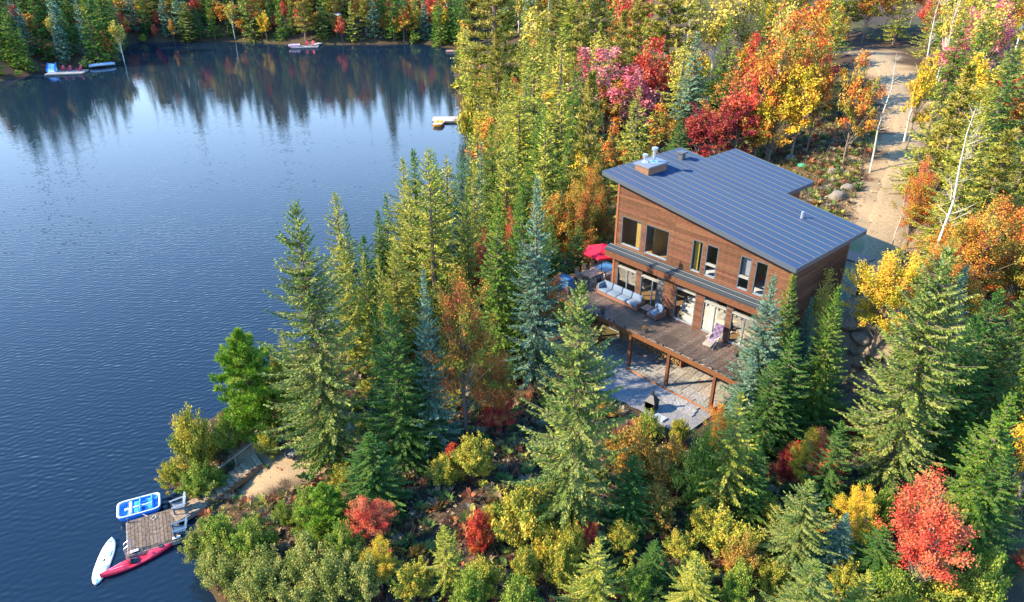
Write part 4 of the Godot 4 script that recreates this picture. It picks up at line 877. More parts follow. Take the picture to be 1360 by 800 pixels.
func window_unit(house: Node3D, called: String, x0: float, x1: float, y0: float, y1: float, bars: Array, transom := 0.0, label := "") -> void:
	var f := MB.new()
	var w := 0.07
	var zc := -0.06
	f.col = Color(0.06, 0.065, 0.075)
	f.span(Vector3(x0, y0, zc - 0.06), Vector3(x0 + w, y1, zc + 0.075)); f.span(Vector3(x1 - w, y0, zc - 0.06), Vector3(x1, y1, zc + 0.075))
	f.span(Vector3(x0 + w, y1 - w, zc - 0.06), Vector3(x1 - w, y1, zc + 0.075))
	var g := MB.new()
	g.col = Color(0.14, 0.17, 0.2)
	g.span(Vector3(x0 + w, y0, zc - 0.06), Vector3(x1 - w, y0 + w, zc + 0.085))
	var o := part(house, called, f.mesh(), M.paint)
	if label: o.set_meta("label", label)
	part(o, "sill", g.mesh(), M.paint)
	var edges := [x0 + w]
	for q in bars:
		edges.append(q)
	edges.append(x1 - w)
	var top := transom if transom > 0.0 else y1 - w
	for q in bars:
		var mb := MB.new()
		mb.col = Color(0.12, 0.14, 0.16)
		mb.span(Vector3(q - 0.035, y0 + w, zc - 0.04), Vector3(q + 0.035, top, zc + 0.05))
		part(o, "mullion", mb.mesh(), M.paint)
	if transom > 0.0:
		var tb := MB.new()
		tb.col = Color(0.2, 0.2, 0.195)
		tb.span(Vector3(x0 + w, transom, zc - 0.05), Vector3(x1 - w, transom + 0.13, zc + 0.09))
		part(o, "transom_bar", tb.mesh(), M.paint)
		part(o, "pane", one_box(Vector3((x0 + x1) / 2, (transom + 0.13 + y1 - w) / 2, zc), Vector3(x1 - x0 - 2 * w, y1 - w - transom - 0.13, 0.008)), M.glass)
	for i in edges.size() - 1:
		var ea: float = edges[i] + (0.035 if i > 0 else 0.0)
		var eb: float = edges[i + 1] - (0.035 if i < edges.size() - 2 else 0.0)
		part(o, "pane", one_box(Vector3((ea + eb) / 2, (y0 + w + top) / 2, zc), Vector3(eb - ea, top - y0 - w, 0.008)), M.glass)

func build_house() -> void:
	var r := RandomNumberGenerator.new()
	r.seed = 21
	var h := thing("house", "cedar-sided house with a sloping dark metal roof above the lake", "house", HOUSE_AT, HOUSE_TURN)
	# openings of the lake front: x from, x to, y from, y to
	var up := [[-2.95, -1.30, 3.76, 5.76], [-0.97, 0.88, 3.76, 5.76], [2.60, 3.36, 3.76, 5.82], [3.60, 4.43, 3.76, 5.82], [5.87, 6.64, 3.76, 5.84], [6.88, 7.66, 3.76, 5.84]]
	var low := [[-3.05, -1.36, 0.06, 2.6], [-1.02, 0.88, 0.06, 2.6], [1.79, 3.34, 0.06, 2.6], [3.89, 5.56, 0.06, 2.6], [5.86, 7.6, 0.06, 2.6]]
	var cellar := [[4.0, 5.5, -2.68, -0.6]]
	var front := func(x: float, y: float, k: float) -> Vector3: return Vector3(x, y, -0.2 * k - 0.002)
	var w := MB.new()
	w.col = Color(0.2, 0.085, 0.05)
	wall_pieces(w, WX0, WX1, -0.26, under, up + low, front)
	part(h, "front_wall", w.mesh(), M.wood)
	w = MB.new()
	w.col = Color(0.33, 0.31, 0.29)
	wall_pieces(w, WX0, WX1, -3.2, func(_x): return -0.26, cellar, front)
	part(h, "foundation_wall", w.mesh(), M.concrete)
	var sb := MB.new()
	siding(sb, WX0, WX1, 0.02, under, up + low, func(x: float, y: float, k: float) -> Vector3: return Vector3(x, y, k), r)
	part(h, "siding", sb.mesh(), M.wood).set_meta("kind", "stuff")
	# the other walls
	var right := func(x: float, y: float, k: float) -> Vector3: return Vector3(WX1 - 0.2 * k, y, -x)
	w = MB.new()
	w.col = Color(0.2, 0.085, 0.05)
	wall_pieces(w, 0.21, 6.6, -3.2, func(_x): return under(WX1), [], right)
	part(h, "side_wall", w.mesh(), M.wood)
	sb = MB.new()
	siding(sb, 0.03, 6.6, -3.1, func(_x): return under(WX1), [], func(x: float, y: float, k: float) -> Vector3: return Vector3(WX1 + 0.002 + k, y, -x), r)
	part(h, "side_siding", sb.mesh(), M.wood).set_meta("kind", "stuff")
	w = MB.new()
	w.col = Color(0.26, 0.11, 0.06)
	wall_pieces(w, 0.21, 6.6, -3.2, func(_x): return under(WX0) - 0.03, [], func(x: float, y: float, k: float) -> Vector3: return Vector3(WX0 + 0.2 * k, y, -x))
	part(h, "side_wall", w.mesh(), M.wood)
	w = MB.new()
	wall_pieces(w, WX0, WX1, -3.2, under, [], func(x: float, y: float, k: float) -> Vector3: return Vector3(x, y, -6.6 - 0.2 * k))
	w.col = Color(0.26, 0.11, 0.06)
	part(h, "back_wall", w.mesh(), M.wood_brown)
	w = MB.new()
	w.col = Color(0.26, 0.11, 0.06)
	w.hexa([Vector3(-1.3, 0, -6.81), Vector3(3.8, 0, -6.81), Vector3(3.8, 0, -10.2), Vector3(-1.3, 0, -10.2), Vector3(-1.3, under(-1.3), -6.81), Vector3(3.8, under(3.8), -6.81), Vector3(3.8, under(3.8), -10.2), Vector3(-1.3, under(-1.3), -10.2)])
	part(h, "rear_wing", w.mesh(), M.wood)
	# trim boards
	for x in [WX0 + 0.05, WX1 - 0.05]:
		w = MB.new()
		w.col = Color(0.3, 0.12, 0.06)
		w.span(Vector3(x - 0.08, -0.2, 0.0), Vector3(x + 0.075, under(x) - 0.02, 0.055))
		part(h, "corner_board", w.mesh(), M.wood)
	# roof
	var roof := Node3D.new()
	roof.name = "roof"
	h.add_child(roof)
	var ang := -atan(0.1561)
	var slope := Basis(Vector3.BACK, ang)
	var panel := func(xa: float, xb: float, za: float, zb: float) -> void:
		var p := MB.new()
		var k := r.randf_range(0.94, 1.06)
		p.col = Color(0.009, 0.036, 0.088) * Color(k, k, k)  # charcoal metal; the blue is sky reflection painted into the base colour
		var mid := Vector3((xa + xb) / 2, roof_y((xa + xb) / 2) - 0.02, (za + zb) / 2)
		var ln := (xb - xa) / cos(ang)
		p.box(mid, Vector3(ln, 0.04, absf(zb - za) - 0.006), slope)
		var n := 4
		for i in n:
			var z := lerpf(za, zb, (i + 0.5) / n)
			var up_v := slope * Vector3.UP
			var c0 := mid + up_v * 0.02
			c0.z = z
			var ax := slope * Vector3.RIGHT * ln * 0.5
			var q := []
			for sgn in [-1.0, 1.0]:
				q.append([c0 + ax * sgn + Vector3(0, 0, -0.035), c0 + ax * sgn + up_v * 0.03 + Vector3(0, 0, -0.015), c0 + ax * sgn + up_v * 0.03 + Vector3(0, 0, 0.015), c0 + ax * sgn + Vector3(0, 0, 0.035)])
			p.loft(q, false)
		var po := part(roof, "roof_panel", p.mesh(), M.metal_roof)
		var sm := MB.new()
		sm.col = Color(0.09, 0.088, 0.085)  # paler than the panels: sun glint along the laps, put into the colour
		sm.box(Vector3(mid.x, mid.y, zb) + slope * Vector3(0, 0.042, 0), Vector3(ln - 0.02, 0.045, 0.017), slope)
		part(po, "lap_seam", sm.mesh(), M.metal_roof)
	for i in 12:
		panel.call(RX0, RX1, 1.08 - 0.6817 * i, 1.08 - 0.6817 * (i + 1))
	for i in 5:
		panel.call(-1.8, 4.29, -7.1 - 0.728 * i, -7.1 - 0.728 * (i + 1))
	var edge := func(a: Vector3, b2: Vector3) -> void:
		var p := MB.new()
		p.col = Color(0.045, 0.055, 0.075)
		p.bar(a, b2, 0.05, 0.27)
		part(roof, "fascia", p.mesh(), M.paint)
	var ry := func(x: float, z: float) -> Vector3: return Vector3(x, roof_y(x) - 0.12, z)
	edge.call(ry.call(RX0, 1.11), ry.call(RX1, 1.11)); edge.call(ry.call(RX1 + 0.03, 1.13), ry.call(RX1 + 0.03, -7.1)); edge.call(ry.call(RX0 - 0.03, 1.13), ry.call(RX0 - 0.03, -7.1))
	edge.call(ry.call(RX0, -7.13), ry.call(-1.86, -7.13)); edge.call(ry.call(4.35, -7.13), ry.call(RX1, -7.13)); edge.call(ry.call(-1.83, -7.13), ry.call(-1.83, -10.77)); edge.call(ry.call(4.32, -7.13), ry.call(4.32, -10.77)); edge.call(ry.call(-1.85, -10.77), ry.call(4.34, -10.77))
	var so := MB.new()
	so.col = Color(0.24, 0.13, 0.07)
	so.hexa([Vector3(RX0, under(RX0) + 0.02, 1.08), Vector3(RX1, under(RX1) + 0.02, 1.08), Vector3(RX1, under(RX1) + 0.02, -7.1), Vector3(RX0, under(RX0) + 0.02, -7.1), Vector3(RX0, under(RX0) + 0.06, 1.08), Vector3(RX1, under(RX1) + 0.06, 1.08), Vector3(RX1, under(RX1) + 0.06, -7.1), Vector3(RX0, under(RX0) + 0.06, -7.1)])
	part(roof, "soffit", so.mesh(), M.wood)
	# chimney box, flues and vents on the roof
	var ch := MB.new()
	ch.col = Color(0.28, 0.15, 0.1)
	ch.hexa([Vector3(-3.03, 8.5, -2.9), Vector3(-1.95, 8.3, -2.9), Vector3(-1.95, 8.3, -1.0), Vector3(-3.03, 8.5, -1.0), Vector3(-3.03, 9.0, -2.9), Vector3(-1.95, 8.92, -2.9), Vector3(-1.95, 8.92, -1.0), Vector3(-3.03, 9.0, -1.0)])
	var chim := part(roof, "chimney", ch.mesh(), M.wood)
	ch = MB.new()
	ch.col = Color(0.12, 0.13, 0.16)
	ch.hexa([Vector3(-3.12, 9.0, -2.99), Vector3(-1.86, 8.92, -2.99), Vector3(-1.86, 8.92, -0.91), Vector3(-3.12, 9.0, -0.91), Vector3(-3.12, 9.1, -2.99), Vector3(-1.86, 9.02, -2.99), Vector3(-1.86, 9.02, -0.91), Vector3(-3.12, 9.1, -0.91)])
	part(chim, "chimney_cap", ch.mesh(), M.paint)
	for p in [[-2.72, -1.55, 9.62, 0.1], [-2.42, -2.1, 10.02, 0.12]]:
		var fl := MB.new()
		var x: float = p[0]
		var z: float = p[1]
		var rr: float = p[3]
		var ring := []
		for q in [[9.04, rr * 2.6], [9.14, rr * 1.4], [9.2, rr], [p[2] - 0.2, rr], [p[2] - 0.18, rr * 1.7], [p[2] - 0.04, rr * 1.7], [p[2], rr * 1.0]]:
			var c := []
			for k in 12: c.append(Vector3(x + cos(TAU * k / 12) * q[1], q[0], z + sin(TAU * k / 12) * q[1]))
			ring.append(c)
		fl.loft(ring)
		fl.cap(ring[6])
		part(chim, "flue", fl.mesh(), M.steel)
	w = MB.new()
	w.col = Color(0.06, 0.06, 0.07)
	w.box(Vector3(-2.6, roof_y(-2.6) + 0.2, -5.4), Vector3(0.34, 0.44, 0.36))
	w.box(Vector3(-2.6, roof_y(-2.6) + 0.47, -5.4), Vector3(0.56, 0.1, 0.6))
	part(roof, "vent_box", w.mesh(), M.paint)
	w = MB.new()
	w.tube([Vector3(6.73, roof_y(6.73), -4.8), Vector3(6.73, roof_y(6.73) + 0.42, -4.8)], [0.09, 0.07], 8)
	part(roof, "vent_pipe", w.mesh(), M.steel)
	# upper and lower windows of the lake front
	window_unit(h, "window", -2.95, -1.30, 3.76, 5.76, []); window_unit(h, "window", -0.97, 0.88, 3.76, 5.76, [])
	for q in [up[2], up[3], up[4], up[5]]: window_unit(h, "window", q[0], q[1], q[2], q[3], [], q[2] + 0.72 if q[0] != 6.88 and q[0] != 2.60 else 0.0)
	window_unit(h, "sliding_door", low[0][0], low[0][1], 0.06, 2.6, [-2.2], 2.05); window_unit(h, "sliding_door", low[1][0], low[1][1], 0.06, 2.6, [-0.07], 2.05)
	window_unit(h, "window", low[2][0], low[2][1], 0.06, 2.6, [], 2.2)
	window_unit(h, "sliding_door", low[3][0], low[3][1], 0.06, 2.6, [4.72], 2.05); window_unit(h, "sliding_door", low[4][0], low[4][1], 0.06, 2.6, [6.73], 2.05)
	window_unit(h, "cellar_door", 4.0, 5.5, -2.68, -0.6, [4.75])
	# lean-to awning between the storeys
	w = MB.new()
	w.col = Color(0.03, 0.036, 0.045)
	w.hexa([Vector3(-3.75, 3.52, 0.03), Vector3(9.3, 3.52, 0.03), Vector3(9.3, 3.30, 0.7), Vector3(-3.75, 3.30, 0.7), Vector3(-3.75, 3.58, 0.03), Vector3(9.3, 3.58, 0.03), Vector3(9.3, 3.36, 0.7), Vector3(-3.75, 3.36, 0.7)])
	var aw := part(h, "awning", w.mesh(), M.metal_roof)
	for i in 4:
		w = MB.new()
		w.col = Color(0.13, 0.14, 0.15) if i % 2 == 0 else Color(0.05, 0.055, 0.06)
		var t := (i + 0.6) / 4.2
		w.span(Vector3(-3.74, 3.585 - 0.22 * t, 0.03 + 0.67 * t - 0.03), Vector3(9.29, 3.61 - 0.22 * t, 0.03 + 0.67 * t + 0.03))
		part(aw, "rib", w.mesh(), M.metal_roof)
	w = MB.new()
	w.col = Color(0.16, 0.07, 0.036)
	w.span(Vector3(-3.7, 2.86, 0.56), Vector3(9.25, 3.29, 0.66))
	part(aw, "wooden_fascia", w.mesh(), M.wood)
	w = MB.new()
	w.col = Color(0.3, 0.15, 0.08)
	w.span(Vector3(-3.7, 2.86, 0.03), Vector3(9.25, 2.9, 0.56))
	part(aw, "awning_soffit", w.mesh(), M.wood)
	# inside: floors, ceiling and partitions seen through the glass
	for q in [[-0.2, -0.01, Color(0.22, 0.14, 0.07)], [2.92, 3.1, Color(0.36, 0.22, 0.11)]]:
		w = MB.new()
		w.col = q[2]
		w.span(Vector3(WX0 + 0.21, q[0], -6.59), Vector3(WX1 - 0.21, q[1], -0.21))
		part(h, "inner_floor", w.mesh(), M.floor_wood)
	for q in [[Vector3(WX0 + 0.21, 0, -4.6), Vector3(WX1 - 0.21, 2.9, -4.5)], [Vector3(WX0 + 0.21, 3.11, -4.4), Vector3(WX1 - 0.21, 6.2, -4.3)], [Vector3(1.6, 3.11, -4.29), Vector3(1.7, 6.2, -0.21)], [Vector3(5.1, 3.11, -4.29), Vector3(5.2, 6.2, -0.21)], [Vector3(-1.2, 3.11, -4.29), Vector3(-1.1, 6.2, -1.2)]]:
		w = MB.new()
		w.col = Color(0.36, 0.24, 0.09) if q[0].x < 1.0 else Color(0.25, 0.22, 0.19)
		w.span(q[0], q[1])
		part(h, "inner_wall", w.mesh(), M.plaster)
	# deck
	var deck := Node3D.new()
	deck.name = "deck"
	h.add_child(deck)
	var board := one_box(Vector3.ZERO, Vector3(0.125, 0.036, 1.0))
	var x2 := -7.2
	while x2 < 8.75:
		var o := part(deck, "deck_board", board, [M.deck_a, M.deck_b, M.deck_c][r.randi() % 3])
		var zb := -3.6 if x2 < WX0 - 0.15 else 0.07
		o.position = Vector3(x2, -0.02, (zb + 3.3) / 2)
		o.scale = Vector3(1, 1, 3.3 - zb)
		x2 += 0.1435
	w = MB.new()
	w.col = Color(0.19, 0.075, 0.03)
	w.span(Vector3(-7.28, -0.34, 3.12), Vector3(8.83, -0.045, 3.28))
	part(deck, "front_beam", w.mesh(), M.wood)
	for z in [2.2, 1.2, 0.15]:
		w = MB.new()
		w.col = Color(0.22, 0.1, 0.05)
		w.span(Vector3(-7.2, -0.24, z - 0.05), Vector3(8.75, -0.05, z + 0.05))
		part(deck, "joist", w.mesh(), M.wood)
	for x in [-7.22, 8.78]:
		w = MB.new()
		w.col = Color(0.18, 0.07, 0.03)
		w.span(Vector3(x - 0.04, -0.3, -3.6 if x < 0.0 else 0.1), Vector3(x + 0.04, -0.045, 3.11))
		part(deck, "side_beam", w.mesh(), M.wood)
	for x in [-6.9, -4.2, -1.6, 0.97, 3.95, 7.2]:
		w = MB.new()
		w.col = Color(0.16, 0.06, 0.028)
		w.span(Vector3(x - 0.09, -2.95, 3.02), Vector3(x + 0.09, -0.341, 3.2))
		part(deck, "post", w.mesh(), M.wood)
	var i2 := 0
	var gx := -7.1
	while gx < 8.2:
		part(deck, "glass_panel", one_box(Vector3(gx + 0.65, 0.5, 3.24), Vector3(1.26, 0.95, 0.01)), M.glass)
		for s in [0.2, 1.1]:
			part(deck, "glass_clamp", one_box(Vector3(gx + s, 0.06, 3.24), Vector3(0.07, 0.14, 0.09)), M.black)
		gx += 1.3
		i2 += 1
	var rail := MB.new()
	rail.col = Color(0.03, 0.03, 0.035)
	for k in 6:
		rail.span(Vector3(-7.22, -0.02, -3.55 + k * 1.33), Vector3(-7.16, 1.02, -3.49 + k * 1.33))
	rail.span(Vector3(-7.23, 1.02, -3.6), Vector3(-7.15, 1.07, 3.2))
	for k in 3: rail.span(Vector3(-7.2, 0.2 + k * 0.27, -3.6), Vector3(-7.18, 0.22 + k * 0.27, 3.2))
	part(deck, "side_railing", rail.mesh(), M.black)
	# entrance canopy on the driveway side
	w = MB.new()
	w.col = Color(0.07, 0.06, 0.065)
	w.hexa([Vector3(6.5, 4.5, -6.82), Vector3(10.0, 4.5, -6.82), Vector3(10.0, 4.22, -8.9), Vector3(6.5, 4.22, -8.9), Vector3(6.5, 4.62, -6.82), Vector3(10.0, 4.62, -6.82), Vector3(10.0, 4.32, -8.9), Vector3(6.5, 4.32, -8.9)])
	var cano := part(h, "entrance_canopy", w.mesh(), M.metal_roof)
	for q in [[9.6, -8.6], [6.8, -8.6]]:
		w = MB.new()
		w.col = Color(0.14, 0.07, 0.045)
		w.span(Vector3(q[0] - 0.1, 1.6, q[1] - 0.1), Vector3(q[0] + 0.1, 4.24, q[1] + 0.1))
		part(cano, "canopy_post", w.mesh(), M.wood)

func build_inside() -> void:
	# furniture glimpsed through the windows
	var s := thing("sofa", "grey sofa inside the living room behind the large window", "sofa", hw(2.6, 0, -1.9), HOUSE_TURN + 20.0)
	var b := MB.new()
	b.col = Color(0.22, 0.24, 0.25)
	b.rbox(Vector3(0, 0.25, 0), Vector3(2.1, 0.4, 0.9), 0.07)
	part(s, "seat", b.mesh(true), M.cloth)
	b = MB.new()
	b.col = Color(0.22, 0.24, 0.25)
	b.rbox(Vector3(0, 0.62, -0.38), Vector3(2.1, 0.55, 0.2), 0.07)
	part(s, "backrest", b.mesh(true), M.cloth)
	for q in [-1.0, 1.0]:
		b = MB.new()
		b.col = Color(0.36, 0.38, 0.38)
		b.rbox(Vector3(q * 1.08, 0.4, 0), Vector3(0.2, 0.55, 0.9), 0.06)
		part(s, "arm", b.mesh(true), M.cloth)
	for q in [[3.9, "white bed behind the upstairs window above the large pane"], [7.0, "white bed behind the upstairs window beside the house corner"]]:
		var bed := thing("bed", q[1], "bed", hw(q[0], 3.1, -1.5), HOUSE_TURN, "upstairs beds")
		b = MB.new()
		b.col = Color(0.4, 0.42, 0.45)
		b.rbox(Vector3(0, 0.45, 0), Vector3(1.5, 0.3, 2.0), 0.1)
		part(bed, "mattress", b.mesh(true), M.cloth)
		part(bed, "bed_frame", one_box(Vector3(0, 0.17, 0), Vector3(1.55, 0.3, 2.05)), M.wood_brown)
		b = MB.new()
		b.col = Color(0.16, 0.25, 0.5)
		b.rbox(Vector3(-0.3, 0.67, -0.7), Vector3(0.6, 0.16, 0.4), 0.07)
		part(bed, "pillow", b.mesh(true), M.cloth)
	for q in [[2.78, 3.75, "yellow curtain hanging behind a narrow upstairs window", Color(0.36, 0.26, 0.05)], [-1.75, 3.75, "golden curtain hanging behind the wide upstairs window", Color(0.36, 0.25, 0.06)], [4.3, 0.1, "pale grey blind behind the sliding door beside the plaid chair", Color(0.11, 0.105, 0.1)], [0.4, 0.1, "pale beige blind behind the sliding door beside the deck sofa", Color(0.15, 0.13, 0.12)], [6.26, 3.76, "grey blind drawn behind the upstairs window near the corner", Color(0.2, 0.21, 0.24)]]:
		b = MB.new()
		b.col = q[3]
		var n := 16
		var wd := 0.32 if q[0] < 3.0 and q[1] > 1.0 else 0.7
		var ht := 1.95 if q[1] > 1.0 else 2.3
		var y0: float = q[1] + (0.8 if q[0] > 6.0 else 0.0)
		var rows := [[], []]
		for i in n + 1:
			var t := float(i) / n
			var p := Vector3((t - 0.5) * wd, 0, sin(t * 40.0) * 0.025)
			rows[0].append(p)
			rows[1].append(p + Vector3(0, ht - (0.8 if q[0] > 6.0 else 0.0), 0))
		b.loft(rows, false)
		var o := part(self, numbered("curtain"), b.mesh(true), M.cloth)
		o.transform = Transform3D(house_xf.basis, hw(q[0], y0, -0.3))
		tag(o, q[2], "curtain")

# ---------------------------------------------------------------- things on and round the deck
func cushion(parent: Node, called: String, at: Vector3, size: Vector3, c: Color, b := Basis.IDENTITY) -> void:
	var m := MB.new()
	m.col = c
	m.rbox(at, size, minf(0.05, size.y * 0.4), b)
	part(parent, called, m.mesh(true), M.cloth)

func build_deck_things() -> void:
	var grey := Color(0.115, 0.15, 0.2)
	var s := thing("outdoor_sofa", "long wicker sofa with grey-blue cushions on the deck", "sofa", hw(-2.15, 0, 0.62), HOUSE_TURN)
	var b := MB.new()
	b.col = Color(0.16, 0.07, 0.045)
	b.span(Vector3(-1.75, 0.08, -0.42), Vector3(1.75, 0.3, 0.42)); b.span(Vector3(-1.75, 0.3, -0.46), Vector3(1.75, 0.62, -0.36)); b.span(Vector3(-1.8, 0.08, -0.46), Vector3(-1.7, 0.6, 0.42)); b.span(Vector3(1.7, 0.08, -0.46), Vector3(1.8, 0.5, 0.42))
	part(s, "frame", b.mesh(), M.wicker)
	for k in 4:
		cushion(s, "seat_cushion", Vector3(-1.27 + k * 0.85, 0.38, 0.06), Vector3(0.82, 0.16, 0.74), grey * Color(1.1, 1.08, 1.05))
		cushion(s, "back_cushion", Vector3(-1.27 + k * 0.85, 0.64, -0.27), Vector3(0.8, 0.44, 0.16), grey, Basis(Vector3.RIGHT, -0.22))
	cushion(s, "arm_cushion", Vector3(-1.62, 0.62, 0.08), Vector3(0.16, 0.4, 0.7), grey)
	for q in [[-1.7, -0.38], [1.7, -0.38], [-1.7, 0.38], [1.7, 0.38]]: part(s, "leg", one_box(Vector3(q[0], 0.04, q[1]), Vector3(0.06, 0.08, 0.06)), M.black)
	s = thing("armchair", "wicker armchair with grey-blue cushions beside the deck sofa", "armchair", hw(0.98, 0, 0.68), HOUSE_TURN - 8.0)
	b = MB.new()
	b.col = Color(0.13, 0.06, 0.04)
	b.span(Vector3(-0.4, 0.08, -0.4), Vector3(0.4, 0.28, 0.42)); b.span(Vector3(-0.42, 0.08, -0.46), Vector3(0.42, 0.62, -0.37)); b.span(Vector3(0.34, 0.28, -0.37), Vector3(0.42, 0.5, 0.4))
	part(s, "frame", b.mesh(), M.wicker)
	cushion(s, "seat_cushion", Vector3(-0.03, 0.36, 0.05), Vector3(0.7, 0.15, 0.74), grey)
	cushion(s, "back_cushion", Vector3(-0.03, 0.64, -0.27), Vector3(0.7, 0.46, 0.15), grey, Basis(Vector3.RIGHT, -0.25))
	for q in [[-0.36, -0.38], [0.36, -0.38], [-0.36, 0.38], [0.36, 0.38]]: part(s, "leg", one_box(Vector3(q[0], 0.04, q[1]), Vector3(0.06, 0.08, 0.06)), M.black)
	s = thing("side_table", "low dark wicker table between sofa and armchair", "table", hw(0.18, 0, 0.6), HOUSE_TURN)
	b = MB.new()
	b.col = Color(0.2, 0.12, 0.09)
	b.span(Vector3(-0.3, 0.34, -0.35), Vector3(0.3, 0.4, 0.35))
	part(s, "tabletop", b.mesh(), M.wicker)
	for q in [[-0.25, -0.3], [0.25, -0.3], [-0.25, 0.3], [0.25, 0.3]]: part(s, "leg", one_box(Vector3(q[0], 0.17, q[1]), Vector3(0.05, 0.34, 0.05)), M.black)
	# plaid reclining chair by the doors
	s = thing("deck_chair", "tall plaid reclining chair in front of the sliding doors", "deck chair", hw(5.45, 0, 0.85), HOUSE_TURN)
	b = MB.new()
	b.col = Color(0.5, 0.42, 0.34)
	for x in [-0.3, 0.3]:
		b.bar(Vector3(x, 0.02, 0.55), Vector3(x, 0.62, -0.1), 0.04, 0.04); b.bar(Vector3(x, 0.02, -0.35), Vector3(x, 0.6, 0.25), 0.04, 0.04); b.bar(Vector3(x, 0.6, -0.3), Vector3(x, 0.6, 0.4), 0.06, 0.03)
	part(s, "frame", b.mesh(), M.paint)
	for k in 5:
		for j in 3:
			var m := MB.new()
			m.col = Color(0.075, 0.05, 0.1) if (k + j) % 2 == 0 else Color(0.13, 0.1, 0.15)
			m.box(Vector3(-0.19 + j * 0.19, 0.52 + k * 0.16, -0.16 - k * 0.075), Vector3(0.185, 0.165, 0.05), Basis(Vector3.RIGHT, -0.42))
			part(s, "back_pad", m.mesh(), M.cloth)
	cushion(s, "seat_pad", Vector3(0, 0.4, 0.12), Vector3(0.58, 0.09, 0.5), Color(0.22, 0.18, 0.22))
	cushion(s, "leg_pad", Vector3(0, 0.3, 0.56), Vector3(0.58, 0.07, 0.44), Color(0.2, 0.18, 0.15), Basis(Vector3.RIGHT, 0.35))
	# dining corner
	for q in [[-5.35, -0.1, 1.05, 1.5, Color(0.3, 0.17, 0.09), "brown slatted dining table on the deck below the red parasol"], [-5.35, -1.5, 1.05, 1.22, Color(0.04, 0.13, 0.27), "blue-topped dining table on the deck behind the brown one"]]:
		s = thing("dining_table", q[5], "table", hw(q[0], 0, q[1]), HOUSE_TURN)
		for k in 6:
			var m := MB.new()
			m.col = q[4] * Color(0.9 + 0.06 * (k % 3), 0.9 + 0.06 * (k % 3), 0.9 + 0.06 * (k % 3))
			m.box(Vector3(-q[2] / 2 + q[2] * (k + 0.5) / 6, 0.74, 0), Vector3(q[2] / 6 - 0.008, 0.03, q[3]))
			part(s, "table_slat", m.mesh(), M.wood_gloss)
		for x in [-0.45, 0.45]:
			for z in [-0.42, 0.42]: part(s, "leg", one_box(Vector3(x, 0.36, z * q[3]), Vector3(0.06, 0.72, 0.06)), M.steel)
	var chairs := [[-6.3, 0.3, -90.0], [-6.3, -0.5, -90.0], [-6.3, -1.35, -90.0], [-6.3, -2.1, -90.0], [-4.42, -0.5, 90.0], [-5.35, 1.05, 0.0]]
	var ch := thing("dining_chair", "slatted brown chair drawn up to the deck dining tables", "chair", hw(chairs[0][0], 0, chairs[0][1]), HOUSE_TURN + chairs[0][2], "dining chairs on the deck")
	for k in 4:
		var m := MB.new()
		m.col = Color(0.34, 0.26, 0.21)
		m.box(Vector3(-0.165 + k * 0.11, 0.66, 0.21), Vector3(0.085, 0.4, 0.025), Basis(Vector3.RIGHT, 0.14))
		part(ch, "back_slat", m.mesh(), M.wood_plain)
	b = MB.new()
	b.col = Color(0.32, 0.24, 0.19)
	b.box(Vector3(0, 0.44, 0), Vector3(0.46, 0.04, 0.44))
	part(ch, "seat", b.mesh(), M.wood_plain)
	for q in [[-0.2, -0.19], [0.2, -0.19], [-0.2, 0.2], [0.2, 0.2]]: part(ch, "leg", one_box(Vector3(q[0], 0.22 if q[1] < 0 else 0.44, q[1]), Vector3(0.04, 0.44 if q[1] < 0 else 0.88, 0.04)), M.wood_brown)
	for k in range(1, chairs.size()):
		copy(ch, hw(chairs[k][0], 0, chairs[k][1]), HOUSE_TURN + chairs[k][2])
	# red parasol
	s = thing("parasol", "red parasol open over the deck dining tables", "parasol", hw(-5.1, 0, -0.75), HOUSE_TURN)
	b = MB.new()
	b.col = Color(0.2, 0.19, 0.18)
	b.tube([Vector3(0, 0.02, 0), Vector3(0, 2.78, 0)], [0.025, 0.02], 8)
	part(s, "pole", b.mesh(), M.black)
	for k in 6:
		var a := TAU * k / 6
		var a2 := TAU * (k + 1) / 6
		var m := MB.new()
		m.col = Color(0.62, 0.02, 0.05)
		var p0 := Vector3(0, 2.86, 0)
		var p1 := Vector3(cos(a) * 1.38, 2.28, sin(a) * 1.38)
		var p2 := Vector3(cos(a2) * 1.38, 2.28, sin(a2) * 1.38)
		var mid := (p1 + p2) * 0.48 + Vector3(0, 0.08, 0)
		m.tri(p0, p1, mid); m.tri(p0, mid, p2)
		m.quad(p1, mid, mid + Vector3(0, -0.12, 0), p1 + Vector3(0, -0.12, 0)); m.quad(mid, p2, p2 + Vector3(0, -0.12, 0), mid + Vector3(0, -0.12, 0))
		var pn := part(s, "canopy_panel", m.mesh(), M.sheer)
		m = MB.new()
		m.tube([Vector3(0, 2.8, 0), p1 + Vector3(0, -0.02, 0)], [0.012, 0.008], 4)
		part(pn, "rib", m.mesh(), M.black)
	b = MB.new()
	b.col = Color(0.1, 0.1, 0.1)
	b.tube([Vector3(0, 0, 0), Vector3(0, 0.08, 0)], [0.28, 0.26], 16)
	part(s, "base", b.mesh(), M.black)
	# covered grill by the left rail
	s = thing("grill", "covered grill in slate blue at the corner of the deck", "grill", hw(-5.75, 0, 2.3), HOUSE_TURN)
	b = MB.new()
	b.col = Color(0.05, 0.1, 0.17)
	b.hexa([Vector3(-0.65, 0.05, -0.33), Vector3(0.65, 0.05, -0.33), Vector3(0.65, 0.05, 0.33), Vector3(-0.65, 0.05, 0.33), Vector3(-0.6, 0.9, -0.3), Vector3(0.6, 0.9, -0.3), Vector3(0.6, 0.86, 0.3), Vector3(-0.6, 0.86, 0.3)])
	part(s, "cover", b.mesh(), M.cloth)
	b = MB.new()
	b.col = Color(0.06, 0.13, 0.22)
	b.rbox(Vector3(0, 0.98, 0), Vector3(1.15, 0.22, 0.56), 0.09)
